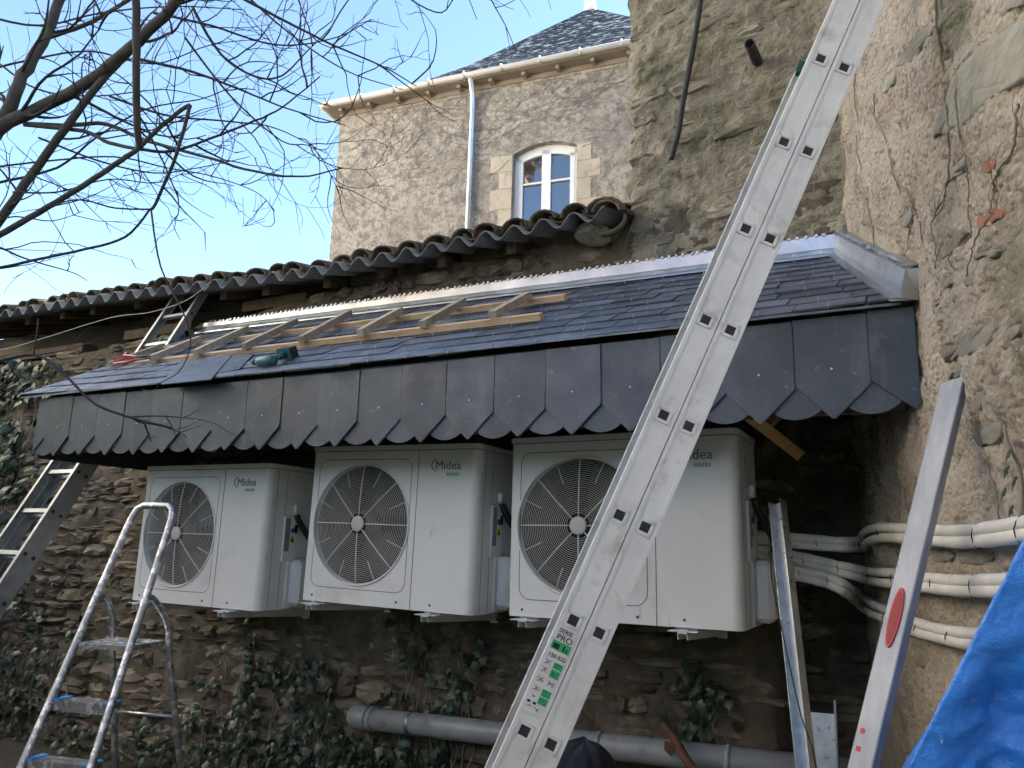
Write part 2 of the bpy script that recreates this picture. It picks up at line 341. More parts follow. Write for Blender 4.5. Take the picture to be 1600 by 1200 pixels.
while z < 3.62:
    hh = rnd(.045, .14); x = -9.5+rnd(0, .3)
    while x < 1.62:
        ww = rnd(.1, .3) if random.random() < .75 else rnd(.28, .46)
        h2 = hh*rnd(.8, 1.08); zc = z+hh/2+rnd(-.012, .012); xc = x+ww/2
        if xc > .25 or zc+h2/2 < wtop(xc)+.03:
            if not (xc > .3 and zc > 3.4):
                cand.append((xc, zc, ww*rnd(.93, 1.03), h2*rnd(.92, 1.02), random.randrange(16), rnd(-.13, .09), random.random() < .5))
        x += ww
    z += hh
def stone_M(c, root):
    xc, zc, ww, hh, k, rot, fl = c
    return rootlocal(root) @ Matrix.Translation((xc, YR(xc, zc)+.045+.02*math.sin(xc*91+zc*57), zc)) @ Matrix.Rotation(rot, 4, 'Y') @ Matrix.Rotation(-.09, 4, 'X') @ Matrix.Diagonal((ww*(-1 if fl else 1), .17, hh, 1))
ranked = []
for c in cand:
    p = V((c[0], YW(c[1]), c[1]))
    if visible(p): ranked.append((c[2]*c[3]/((p-CAMP).length**2), c))
    else: ranked.append((-1, c))
ranked.sort(key=lambda t: -t[0])
for a, c in ranked[:290]:
    if a > 0: link('stone', svar[c[4]], gw, M=stone_M(c, gw))
mb = MB()
for a, c in ranked[290:]:
    me = svar[c[4]]; MM = stone_M(c, gw); mb.add([MM @ v.co for v in me.vertices], [tuple(p.vertices) for p in me.polygons])
tag(mb.build('stones_beyond', M['rubble'], gw, fix=False), kind='stuff')

# tall gable wall ----------------------------------------------------
gb = empty('gable_wall', (.9, 1.2, 0), 'tall old stone gable wall with flush mortar rising behind the slate canopy', 'wall')
XG0, XG1, ZG0, ZG1 = .285, 1.75, 3.18, 8.0
zf = [ZG0+.018*i for i in range(0, 118)]; zf += [zf[-1]+.12*i for i in range(1, 25)]
xf = [XG0+.018*i for i in range(0, 82)]
def gdisp(x, z):
    d = .04*fbm(V((x*2.2, 1, z*3.4)))+.022*fbm(V((x*8+z*1.5, 4, z*12)))+.014*fbm(V((x*26, 9, z*30)))
    return d
mb = MB(); vs = []
for z in zf:
    for i, x in enumerate(xf):
        e = (.03*fbm(V((2, 5, z*5)))+.012*fbm(V((4, 5, z*17)))) if i == 0 else 0
        rnd_c = .09*max(0, 1-i/6)**2
        vs.append((x+e, YW(z)+gdisp(x, z)+rnd_c, z))
nx = len(xf); fs = [(j*nx+i, j*nx+i+1, (j+1)*nx+i+1, (j+1)*nx+i) for j in range(len(zf)-1) for i in range(nx-1)]
mb.add(vs, fs, True); nb = len(mb.v)
# left return of the gable, lengthened out of view to block the sun
nz = len(zf); vs = []
for j, z in enumerate(zf):
    x0, y0, _ = mb.v[j*nx]
    for k in range(6): vs.append((x0+(.02*fbm(V((k, 3, z*4))) if k else 0), y0+k*1.0, z))
fs = [(j*6+k, (j+1)*6+k, (j+1)*6+k+1, j*6+k+1) for j in range(nz-1) for k in range(5)]
mb.add(vs, fs, True)
at_root(mb, gb).build('wall_face', M['gable'], gb, fix=False)
gvar = [stone_mesh(40+i, M['gstone'], .4) for i in range(10)]
z = 3.42; n = 0
while z < 5.6:
    hh = rnd(.06, .15); x = XG0+.02
    while x < 1.5:
        ww = rnd(.14, .42)
        if x+ww > 1.54: ww = 1.54-x
        if ww > .09 and random.random() < .8:
            xc, zc = x+ww/2, z+hh/2+rnd(-.02, .02)
            MM = rootlocal(gb) @ Matrix.Translation((xc, YW(zc)+gdisp(xc, zc)+.036+rnd(-.01, .01), zc)) @ Matrix.Rotation(rnd(-.22, .02), 4, 'Y') @ Matrix.Rotation(-.09+rnd(-.04, .04), 4, 'X') @ Matrix.Diagonal((ww*.95, .15, hh*.9, 1))
            link('stone', random.choice(gvar), gb, M=MM); n += 1
        x += ww
    z += hh
# rendered wall on the right ----------------------------------------
rw = empty('rendered_wall', CO+DR*2, 'rough pinkish rendered wall with bare schist slabs and dry vine stems', 'wall')
def Z5(pts): return [(1300+x/4, y/4) for x, y in pts]
def Z6(pts): return [(1300+x/4, 300+y/4) for x, y in pts]
slabs = [Z5([(625, 790), (700, 650), (770, 500), (830, 420), (930, 290), (1080, 200), (1260, 90), (1300, 420), (1040, 600), (920, 700), (870, 770), (760, 810), (630, 860)]),
 Z5([(425, 400), (440, 360), (500, 300), (560, 200), (660, 130), (670, 190), (600, 280), (530, 370), (470, 410)]),
 Z5([(1070, 55), (1120, 20), (1190, -20), (1195, 40), (1100, 75)]), Z5([(660, 1150), (720, 1080), (870, 950), (865, 1050), (780, 1100), (680, 1170)]),
 Z5([(320, 570), (350, 470), (410, 440), (400, 520), (345, 590)]), Z5([(715, 370), (760, 370), (745, 430), (715, 440)]),
 Z6([(690, 350), (760, 290), (860, 250), (830, 330), (760, 400), (700, 430)]), Z6([(700, 580), (740, 540), (820, 500), (815, 540), (760, 580), (720, 600)]),
 Z6([(680, 1000), (740, 950), (860, 900), (960, 840), (1080, 810), (1085, 850), (1050, 960), (920, 1020), (850, 1035), (720, 1060)]),
 Z6([(950, 400), (1040, 360), (1100, 370), (1080, 400), (970, 415)]), Z6([(870, 550), (940, 525), (950, 580), (890, 590)]), Z6([(570, 290), (620, 220), (640, 250), (590, 330)]),
 Z6([(400, 190), (470, 100), (480, 150), (440, 230)]), Z6([(650, 700), (720, 655), (715, 680), (660, 715)]), Z6([(710, 1140), (800, 1100), (850, 1090), (800, 1150), (720, 1170)]),
 Z6([(1150, 900), (1170, 840), (1230, 820), (1230, 880), (1180, 920)]),
 [(1514, 677), (1536, 660), (1562, 660), (1559, 681), (1548, 695), (1531, 698)], [(1538, 612), (1546, 608), (1541, 640), (1534, 642)],
 [(1452, 862), (1470, 858), (1484, 868), (1478, 878), (1455, 876)], [(1490, 862), (1530, 856), (1555, 866), (1535, 884), (1495, 880)], [(1362, 775), (1374, 770), (1372, 800), (1362, 804)], [(1424, 1010), (1442, 1014), (1446, 1045), (1428, 1042)],
 [(1362, 650), (1385, 660), (1380, 720), (1364, 735)], [(1410, 1150), (1425, 1148), (1420, 1178), (1408, 1175)]]
bricks = [Z6([(945, 165), (1000, 125), (1040, 100), (1100, 120), (1095, 160), (1040, 190), (980, 220), (950, 230)]), Z5([(980, 1040), (1020, 990), (1075, 995), (1060, 1040), (1000, 1080)])]
def toR(p):                                         # wall coordinates (s along, z up)
    return ((p-CO).dot(DR), p.z)
slabR = [[toR(onR(x, y)) for x, y in s] for s in slabs]; brickR = [[toR(onR(x, y)) for x, y in s] for s in bricks]
def rdisp(s, z):
    return +.04*fbm(V((s*1.7, 11, z*1.7)))+.02*fbm(V((s*6, 13, z*6)))+.013*fbm(V((s*21, 15, z*21)))+.006*fbm(V((s*60, 17, z*60)), 3)
sf = [-.5, -.25]+[-.12+.013*i for i in range(0, 200)]; sf += [sf[-1]+.25*i for i in range(1, 18)]
zf = [0, .25, .5, .7, .85]+[.95+.0145*i for i in range(0, 250)]; zf += [zf[-1]+.25*i for i in range(1, 16)]
boxes = [(min(p[0] for p in q)-.02, max(p[0] for p in q)+.02, min(p[1] for p in q)-.02, max(p[1] for p in q)+.02, q) for q in slabR+brickR]
mb = MB(); vs = []
for z in zf:
    for s in sf:
        d = rdisp(s, z)
        for a, b_, c, e, q in boxes:
            if a < s < b_ and c < z < e and inpoly((s, z), q): d = d-.018
        if -.1 < s < 1.6:
            t_ = (1.9-s-.55)/1.38; zr = GZ+lerp(1.25, 1.96, max(-.1, min(1.05, (1.38-s)/1.38)))
            if -.16 < z-zr < .24: d = min(d, -.004+.3*abs(z-zr-.05)**2)
        p = CO+DR*s+NR*d; vs.append((p.x, p.y, z))
nx = len(sf); fs = [(j*nx+i, j*nx+i+1, (j+1)*nx+i+1, (j+1)*nx+i) for j in range(len(zf)-1) for i in range(nx-1)]
mb.add(vs, fs, True); at_root(mb, rw).build('render_coat', M['render'], rw, fix=False)
ILR = rootlocal(rw)
def slab_part(q, name, m, proud, tilt=.02):
    cs = sum(p[0] for p in q)/len(q); cz = sum(p[1] for p in q)/len(q)
    # densify and roughen the outline, then a front face built of rings
    out = []
    for i in range(len(q)):
        a, c = q[i], q[(i+1) % len(q)]
        ln = math.hypot(c[0]-a[0], c[1]-a[1]); k = max(1, min(6, int(ln/.03)))
        for j in range(k):
            t = j/k; out.append((lerp(a[0], c[0], t)+rnd(-.005, .005), lerp(a[1], c[1], t)+rnd(-.005, .005)))
    n = len(out); mb = MB(); vs = []
    edge = [rdisp(s, z) for s, z in out]; base = sum(edge)/n
    edge = [lerp(sum(edge[(i+j-3) % n] for j in range(7))/7, base, .45) for i in range(n)]
    for sc, dd in ((1.03, -.05), (1.0, -.001), (.95, proud), (.8, proud+.001), (.6, proud+.002), (.38, proud+.002), (.18, proud+.002)):
        for i, (s, z) in enumerate(out):
            ss, zz = cs+(s-cs)*sc, cz+(z-cz)*sc
            dep = lerp(base, edge[i], sc)+dd+(.005*fbm(V((ss*14, 3, zz*30))) if dd > 0 else 0)
            p = CO+DR*ss+NR*dep; vs.append((p.x, p.y, zz))
    p = CO+DR*cs+NR*(base+proud+.004); vs.append((p.x, p.y, cz))
    fs = [(r*n+k, r*n+(k+1) % n, (r+1)*n+(k+1) % n, (r+1)*n+k) for r in range(6) for k in range(n)]+[(6*n+k, 6*n+(k+1) % n, 7*n) for k in range(n)]
    mb.add(vs, fs, True); return at_root(mb, rw).build(name, m, rw)
for q in slabR: slab_part(q, 'stone', M['slab'], rnd(.001, .004))
for q in brickR: slab_part(q, 'brick', M['brick'], -.002)

# vines on the walls -------------------------------------------------
def wall_vine(pts, r, onwall, label, cat='vine', side=6):
    P = [onwall(x, y) for x, y in pts]; L = smooth_line(P, 6)
    L = [p+V((rnd(-1, 1), rnd(-1, 1), rnd(-1, 1)))*r*.5 for p in L]
    r *= .6
    root = empty('dry_vine', L[-1], label, 'vine', 'dry vine stems on the walls')
    mb = MB(); mb.sweep(L, [r*(1.1-.5*i/len(L)) for i in range(len(L))], 5); at_root(mb, root).build('stem', M['stem'], root)
    mb = MB()
    for i in range(side):
        k = random.randrange(2, len(L)-2); q = [L[k]]; d = (L[k-1]-L[k+1]).normalized(); sd = rnd(-1, 1)
        for j in range(6): q.append(q[-1]+(d*.022+onwall.along*sd*.016+V((rnd(-1, 1), rnd(-1, 1), rnd(-1, 1)))*.006))
        mb.sweep(q, [r*.5*(1-.14*j) for j in range(7)], 4)
    tag(at_root(mb, root).build('side_shoots', M['stem'], root), kind='stuff')
def fR(x, y): p = onR(x, y); s, z = toR(p); return CO+DR*s+NR*(rdisp(s, z)+.008)+V((0, 0, z))
fR.along = DR
def fG(x, y):
    p = at(x, y, .9); p = at(x, y, YW(p.z)); return V((p.x, YW(p.z)+gdisp(p.x, p.z)-.016, p.z))
fG.along = V((1, 0, 0))
wall_vine(Z5([(715, -60), (713, 150), (700, 330), (710, 480), (728, 620), (738, 760), (730, 1000), (725, 1200)])+Z6([(715, 40), (690, 120), (672, 220), (685, 330), (680, 470)]), .006, fR, 'long straight vine stem crossing the biggest schist slab')
wall_vine(Z5([(820, 560), (845, 720), (855, 860), (880, 970), (875, 1080), (872, 1200)])+Z6([(878, 150), (868, 270), (800, 400), (795, 490)]), .0045, fR, 'thin vine stem starting on the biggest schist slab')
wall_vine(Z5([(1195, 650), (1180, 800), (1150, 930), (1095, 1040), (1075, 1110), (1045, 1200)])+Z6([(1045, 110), (1050, 170), (1005, 240), (970, 370), (920, 520)]), .0055, fR, 'vine stem passing over the broken red brick')
wall_vine(Z5([(160, 425), (215, 460), (290, 600), (320, 730), (350, 870), (385, 980), (420, 1075), (430, 1200)])+Z6([(480, 110), (515, 200), (540, 310), (590, 450), (625, 560), (635, 680), (660, 760)]), .006, fR, 'branching vine stem reaching down beside the zinc flashing end')
wall_vine(Z5([(130, 440), (150, 610), (165, 760), (190, 920), (235, 1040), (240, 1130)]), .005, fR, 'short forked vine stem under the long ladder')
wall_vine(Z5([(35, 660), (50, 830), (70, 960), (80, 1200)])+Z6([(110, 130), (140, 290)]), .0055, fR, 'vine stem in the corner where the two tall walls meet')
wall_vine(Z6([(280, 30), (300, 160), (305, 400)]), .006, fR, 'short vine stem just above the wall flashing')
wall_vine(Z6([(450, -40), (480, 60), (470, 170), (440, 320)]), .005, fR, 'bent vine stem beside the branching one')
wall_vine([(1525, 657), (1534, 690), (1541, 735), (1552, 775), (1560, 810)], .004, fR, 'pale thin vine stem above the white pipes')
wall_vine([(1172, 90), (1160, 130), (1140, 180), (1128, 205), (1118, 260), (1100, 300), (1080, 330), (1060, 360), (1030, 400)], .005, fG, 'vine stem trailing down from the old pipe stub')
wall_vine([(1101, 195), (1098, 240), (1080, 290), (1060, 345), (1035, 395)], .0035, fG, 'fine vine stem between the iron rod and the ladder')
wall_vine([(1050, 205), (1036, 245), (1012, 300), (985, 365), (975, 400)], .004, fG, 'fine vine stem left of the iron rod')
wall_vine([(1300, 175), (1290, 210), (1276, 240), (1274, 280), (1270, 312)], .005, fG, 'curled vine stem close to the wall corner')
wall_vine([(1125, 210), (1122, 260), (1122, 320), (1120, 370)], .0035, fG, 'hair thin vine stem hanging straight on the gable')

# ------------------------------------------------------------------ clay tile roof of the lean-to
PT = .2065; TY, TZ0 = .58, 3.50
def tsag(x): return .02*math.sin(x*1.1+.6)+(.12*max(0, (-2-x)/4) if x < -2 else 0)
tr = empty('tiled_roof', (-3, 2.6, 3.6), 'weathered clay tile roof edge with grey corrugated underlay above the garden wall', 'roof')
SL = math.tan(math.radians(17)); LR = rootlocal(tr)
X0T = .25-PT*42
mb = MB(); nxx = 42*10+1
def wave(i): return .041*math.cos(2*math.pi*i/10)
vs = []
for k in range(10):
    y = TY+k*.45
    for i in range(nxx):
        x = X0T+.02+i*PT/10; vs.append((x, y, TZ0+.055+tsag(x)+wave(i)+(y-TY)*SL))
nv = len(vs); vs += [(a, b_, c-.007) for a, b_, c in vs]
fs = [(k*nxx+i, k*nxx+i+1, (k+1)*nxx+i+1, (k+1)*nxx+i) for k in range(9) for i in range(nxx-1)]
fs += [tuple(nv+q for q in f[::-1]) for f in fs]+[(i, nv+i, nv+i+1, i+1) for i in range(nxx-1)]
mb.add(vs, fs, False); mb.sm = [True]*(len(fs)-nxx+1)+[False]*(nxx-1)
at_root(mb, tr).build('corrugated_sheet', M['fibre'], tr, fix=False)
def tile_mesh(up=True, L=.46, r0=.088, r1=.072, th=.014):
    mb = MB(); n = 9; vs = []
    for (y, r) in ((0, r0), (L, r1)):
        for rr in (r, r-th):
            for k in range(n):
                a = math.pi*(k/(n-1)); s = 1 if up else -1
                vs.append((math.cos(a)*rr*1.02, y, s*math.sin(a)*rr*.78))
    A, B, C_, D = 0, n, 2*n, 3*n; fs = []
    for k in range(n-1):
        fs += [(A+k, A+k+1, C_+k+1, C_+k), (B+k+1, B+k, D+k, D+k+1), (A+k+1, A+k, B+k, B+k+1), (C_+k, C_+k+1, D+k+1, D+k)]
    fs += [(A, C_, D, B), (A+n-1, B+n-1, D+n-1, C_+n-1)]
    mb.add(vs, fs, False); mb.sm = ([True, True, False, False]*(n-1))+[False, False]
    me = mb.mesh('tile'); me.materials.append(M['tile']); return me
tm = [tile_mesh(True, .46, .098), tile_mesh(True, .44, .092), tile_mesh(True, .47, .102)]; tu = tile_mesh(False, .46, .07, .08)
nt_ = 0
for i in range(41):
    x = .25-PT*i
    for row in range(3):
        y = TY+.05+row*.34+rnd(-.05, .05); zz = TZ0+.075+tsag(x)+(y-TY)*SL+.028*row*.2
        MM = LR @ Matrix.Translation((x+rnd(-.008, .008), y, zz+rnd(-.004, .012))) @ Matrix.Rotation(rnd(-.07, .07), 4, 'Z') @ Matrix.Rotation(math.radians(17-2.5)+rnd(-.03, .05), 4, 'X') @ Matrix.Rotation(rnd(-.12, .12), 4, 'Y') @ Matrix.Diagonal((rnd(.92, 1.08), 1, rnd(.88, 1.12), 1))
        link('tile', random.choice(tm), tr, M=MM)
        if row < 2:
            MM = LR @ Matrix.Translation((x-PT/2+rnd(-.006, .006), y+.02, zz+.045)) @ Matrix.Rotation(rnd(-.03, .03), 4, 'Z') @ Matrix.Rotation(math.radians(17-2.5), 4, 'X')
            link('tile', tu, tr, M=MM)
# the very last, doubled crest tile by the gable
MM = LR @ Matrix.Translation((.22, TY+.12, TZ0+.12)) @ Matrix.Rotation(.06, 4, 'Z') @ Matrix.Rotation(math.radians(12), 4, 'X') @ Matrix.Diagonal((1.3, 1, 1.3, 1)); link('tile', tm[2], tr, M=MM)
# upper sheet of the roof to the ridge, and back slope
mb = MB(); mb.add([(-9, 1.6, TZ0+.15+1.02*SL), (.3, 1.6, TZ0+.15+1.02*SL), (.3, 4.6, TZ0+.15+4.02*SL), (-9, 4.6, TZ0+.15+4.02*SL)], [(0, 1, 2, 3)])
at_root(mb, tr).build('upper_slope', M['tile'], tr)
for i in range(16):
    x = .1-.55*i+rnd(-.06, .06)
    mb = MB(); mb.bar((x, TY+.22, TZ0-.02+.22*SL+tsag(x)), (x, 4.4, TZ0-.02+(4.4-TY)*SL+tsag(x)), (.035, 0, 0), (0, 0, .045)); at_root(mb, tr).build('rafter', M['rafter'], tr)
for (xa, xb, zz) in ((-1.95, -1.28, 3.57), (-3.1, -2.4, 3.50), (-.95, -.4, 3.60), (-4.6, -3.7, 3.41), (-6.6, -5.2, 3.36)):
    mb = MB(); mb.box(((xa+xb)/2, YW(3.5)+.12, zz), (xb-xa, .16, .09), ch=.006); at_root(mb, tr).build('wall_plate', M['rafter'], tr)
# shed body behind
mb = MB(); mb.box((-5.6, 3.15, 1.95), (11.6, 2.3, 3.9)); mb.box((-8, 3.16, 2.03), (6.8, 2.28, 4.06)); tag(mb.build('shed', M['shedb']), 'plain masonry shed body carrying the tiled roof', 'shed')
# loose stone and terracotta bits at the gable end of the tiles
def rock(name, c, size, m, seed, label, cat, grp=None):
    rs = random.Random(seed); bm = bmesh.new(); bmesh.ops.create_icosphere(bm, subdivisions=2, radius=.5)
    for v in bm.verts: v.co *= 1+.28*fbm(v.co*2.6+V((seed*3.3, 0, 0)))
    me = bpy.data.meshes.new(name); bm.to_mesh(me); bm.free(); me.materials.append(m)
    o = link(name, me); o.location = c; o.scale = size; o.rotation_euler = (rs.uniform(-.3, .3), rs.uniform(-.3, .3), rs.uniform(-1, 1)); return tag(o, label, cat, grp)
rock('round_stone', at(926, 366, .8), (.22, .22, .14), M['gstone'], 3, 'round stone wedged under the last crest tile beside the gable', 'stone')
P = [at(x, y, .66) for x, y in ((938, 366), (955, 364), (968, 356), (976, 345), (977, 335))]
mb = MB(); mb.sweep(smooth_line(P, 4), [.016, .019, .02, .018, .02, .021, .019, .018, .017, .017, .016, .015, .014, .013, .012, .012, .01], 6); tag(mb.build('terracotta_piece', M['tile']), 'curved broken terracotta piece at the gable end of the tiles', 'tile fragment')
# sagging wire along the tile edge
P = [at(x, y, .55) for x, y in ((-60, 548), (0, 547), (70, 528), (140, 506), (185, 494), (235, 488), (290, 470), (330, 440))]
mb = MB(); mb.sweep(smooth_line(P, 5), .0035, 5); tag(mb.build('cable', M['pvc']), 'thin grey cable sagging along the clay tile edge', 'cable')

# ------------------------------------------------------------------ slate canopy
cn = empty('slate_canopy', (-.8, .7, GZ+.9), 'new slate lean-to canopy with scalloped slate apron over three heat pumps', 'canopy')
YA = -.45; YE = -.475; YT = .87
def dz(x): return .028*((x+.75)/2.6)**2
def eave(x): return GZ+1.222+dz(x)
def rtop(x): return GZ+lerp(2.05, 1.952, (x+3.4)/4.9)
def roofP(x, t, off=0):
    z = lerp(eave(x), rtop(x), t); y = lerp(YE, YT, t)
    n = V((0, -(rtop(x)-eave(x)), YT-YE)).normalized()
    return V((x, y, z))+n*off
def xl(t): return lerp(-3.52, -3.41, t)
def xr(t): return lerp(1.835, 1.525, t)
def clip(poly, f):                                  # keep f(p) >= 0
    out = []
    for i in range(len(poly)):
        a, b_ = poly[i], poly[(i+1) % len(poly)]; fa, fb = f(a), f(b_)
        if fa >= 0: out.append(a)
        if fa*fb < 0: t = fa/(fa-fb); out.append((lerp(a[0], b_[0], t), lerp(a[1], b_[1], t)))
    return out
NROW = 10; rowh = .985/NROW; SW = .24; hooks = MB(); ns = 0
for r in range(NROW):
    t0 = r*rowh; x = -3.52-SW*(r % 2)*.5+rnd(-.02, .02)
    while x < 1.9:
        x1 = x+SW*rnd(.93, 1.07); g_ = .0028
        jt = rnd(-.004, .004); sk_ = rnd(-.003, .003)
        if random.random() < .12: jt -= rnd(.003, .009)
        q = [(x+g_, t0+jt), (x1-g_, t0+jt+sk_), (x1-g_, min(t0+rowh*2.2, .995)), (x+g_, min(t0+rowh*2.2, .995))]
        q = clip(q, lambda p: p[0]-xl(p[1])); q = clip(q, lambda p: xr(p[1])-.03-p[0])
        if len(q) >= 3 and max(p[0] for p in q)-min(p[0] for p in q) > .03:
            lo = min(p[1] for p in q); hi = max(p[1] for p in q); tw = rnd(-.002, .002); h0 = rnd(.013, .019)
            top = [roofP(p[0], p[1], lerp(h0, .001, min(1, (p[1]-lo)/max(hi-lo, .01)))+tw*((p[0]-x)/SW-.5)) for p in q]
            mb = MB(); mb.prism(top, V((0, .0045, -.0075))); at_root(mb, cn).build('roof_slate', M['rslate'], cn); ns += 1
            xm = (x+x1)/2
            if xl(t0)+.05 < xm < xr(t0)-.06:
                a = roofP(xm, t0-.004, .023); b_ = roofP(xm, t0-.004, .008); c = roofP(xm, t0+.014, .0255)
                hooks.sweep([b_+V((0, -.006, -.006)), a+V((0, -.007, 0)), c], .0015, 4)
        x = x1
tag(at_root(hooks, cn).build('slate_hooks', M['hook'], cn, fix=False), kind='stuff')
# deck boards under the slates, seen from below
for k in range(9):
    ta, tb = .05+.945*k/9+.004, .05+.945*(k+1)/9-.004; mb = MB()
    q = [roofP(xl(ta)+.06, ta, -.012), roofP(xr(ta)-.05, ta, -.012), roofP(xr(tb)-.05, tb, -.012), roofP(xl(tb)+.06, tb, -.012)]
    mb.prism(q, V((0, .006, -.016))); at_root(mb, cn).build('deck_board', M['rafter'], cn)
mb = MB(); q = [roofP(xl(0)+.02, -.01, -.001), roofP(xr(0)-.03, -.01, -.001), roofP(xr(0)-.03, .05, -.001), roofP(xl(0)+.02, .05, -.001)]
mb.prism(q, V((0, 0, -.008))); at_root(mb, cn).build('eave_board', M['rslate'], cn)
for i in range(9):
    x = -3.3+i*.6; mb = MB(); a = roofP(x, .03, -.075); b_ = roofP(x, .99, -.075); mb.bar(a, b_, (.03, 0, 0), (0, -.02, .035)); at_root(mb, cn).build('rafter', M['pine'] if i > 6 else M['rafter'], cn)
# apron slates
XJ = [-3.229+.2588*j for j in range(20)]; XE = [-3.345]+XJ+[1.843]
for j in range(21):
    xa, xb = XE[j]+.0013, XE[j+1]-.0013; xm = (xa+xb)/2
    if j == 0: xm = xa-.02
    if j == 20: xm = xa+.13
    zt = eave(xm)-.018; zs = GZ+.945+dz(xm); zp = GZ+.822+dz(xm)
    jz = rnd(-.005, .005); rt = rnd(-.012, .012)
    if j == 0: q = [(xa, zt), (xb, zt), (xb, zs), (xa+.005, zp+.025)]
    elif j == 20: q = [(xa, zt), (xb, zt), (xb+.001, zp+.035), (xb-.018, zp+.012), (xa, zs)]
    else: q = [(xa, zt), (xb, zt), (xb+rnd(-.002, .002), zs+rnd(-.005, .005)), (xm+.006, zp+jz), (xm-.006, zp+jz), (xa+rnd(-.002, .002), zs+rnd(-.005, .005))]
    mb = MB(); yy = YA-rnd(0, .007); mb.prism([V((x, yy-.0015*math.sin(k*2.1), z)) for k, (x, z) in enumerate(q)], (0, .006, 0))
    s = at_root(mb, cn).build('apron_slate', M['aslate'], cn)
    mb = MB(); zc = lerp(zt, zp, .52); n8 = [V((xm+.004*math.cos(a*.7854)+rnd(-.001, .001), yy-.0035, zc+.004*math.sin(a*.7854))) for a in range(8)]
    if 0 < j < 20: mb.prism(n8, (0, .003, 0)); at_root(mb, cn).build('fixing_plug', M['nail'], cn)
for j, x in enumerate(XJ):
    R_ = .113; zc = GZ+.828+dz(x)+R_*.8+rnd(-.004, .004); q = []
    for k in range(15):
        a = math.pi*(1+k/14); q.append((x+R_*math.cos(a), zc+R_*.82*math.sin(a)))
    q += [(x+R_, GZ+1.1), (x-R_, GZ+1.1)]
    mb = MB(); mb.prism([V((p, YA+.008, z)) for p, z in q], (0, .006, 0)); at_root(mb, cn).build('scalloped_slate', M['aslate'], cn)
mb = MB(); mb.box(((XE[0]+1.80)/2, YA+.033, GZ+1.08), (5.13, .022, .28)); at_root(mb, cn).build('fascia_board', M['dark'], cn)
# left end cheek
mb = MB(); xe = -3.325
mb.prism([V((xe, YA+.016, GZ+.835)), V((xe, YW(2.1)+.03, GZ+.835)), V((xe, YT, rtop(xe)-.03)), V((xe, YE+.03, eave(xe)-.03))], (.024, 0, 0)); at_root(mb, cn).build('cheek_board', M['dark'], cn)
mb = MB(); q = [roofP(xl(0)+.004, .0, -.004), roofP(xl(1)+.004, .99, -.004)]; mb.bar(q[0], q[1], (.006, 0, 0), (0, -.008, .012)); at_root(mb, cn).build('verge_strip', M['dark'], cn)
# bottom rail and soffit boards just behind the apron at the left end
mb = MB(); mb.box(((xe+1.8)/2, YA+.075, GZ+.9), (5.1, .06, .06)); at_root(mb, cn).build('front_beam', M['rafter'], cn)
# timber braces at the right end
def timber(a, b_, wx, wh, m):
    mb = MB(); a, b_ = V(a), V(b_); d = (b_-a).normalized(); sd = d.cross(V((0, 1, 0))).normalized(); up = d.cross(sd).normalized(); mb.bar(a, b_, sd*wx, up*wh); return at_root(mb, cn).build('brace', m, cn)
timber(at(1150, 634, -.15), at(1245, 708, .42), .026, .03, M['pine'])
timber(at(1192, 668, .1), at(1220, 640, .25), .024, .024, M['pine'])
timber(at(1245, 640, .3), at(1238, 700, .55), .026, .026, M['rafter'])
# zinc flashings
def flash_top():
    mb = MB(); n = 90; rows = []
    for i in range(n):
        x = lerp(-3.40, 1.53, i/(n-1)); wv = .004*fbm(V((x*5, 0, 0)))
        b0 = roofP(x, .945, .018+wv); b1 = roofP(x, .985, .022+wv); zt = b1.z+lerp(.055, .1, i/(n-1)); yw = YW(zt)-.06
        rows.append([b0+V((0, 0, -.004)), b0, b1, V((x, yw-.008+.5*wv, b1.z+.02)), V((x, yw-.002+wv, zt)), V((x, yw+.09, zt+.006))])
    vs = [p for r in rows for p in r]; k = 6
    mb.add(vs, [(i*k+j, (i+1)*k+j, (i+1)*k+j+1, i*k+j+1) for i in range(n-1) for j in range(k-1)], False)
    return mb
at_root(flash_top(), cn).build('wall_flashing', M['zinc'], cn)
mb = MB(); n = 60
for i in range(2): pass
vs = []
for i in range(n):
    x = lerp(-3.40, 1.52, i/(n-1)); a = roofP(x, .915, .02); b_ = roofP(x, .952, .017); vs += [a, a+V((0, .004, .012)), b_+V((0, .004, .012))]
mb.add(vs, [(i*3+j, (i+1)*3+j, (i+1)*3+j+1, i*3+j+1) for i in range(n-1) for j in range(2)]); at_root(mb, cn).build('flashing_roll', M['lead'], cn)
tabs = MB()
for i in range(105):                                # clenched tabs holding the flashing
    x = lerp(-3.3, 1.45, i/104)+rnd(-.01, .01); b1 = roofP(x, .985, .022); zt = b1.z+lerp(.055, .1, i/104); yw = YW(zt)-.064
    tabs.box((x, yw, zt+.002), (rnd(.012, .02), .012, rnd(.008, .016)), Matrix.Rotation(rnd(-.5, .5), 3, 'Y'))
tag(at_root(tabs, cn).build('flashing_tabs', M['lead'], cn), kind='stuff')
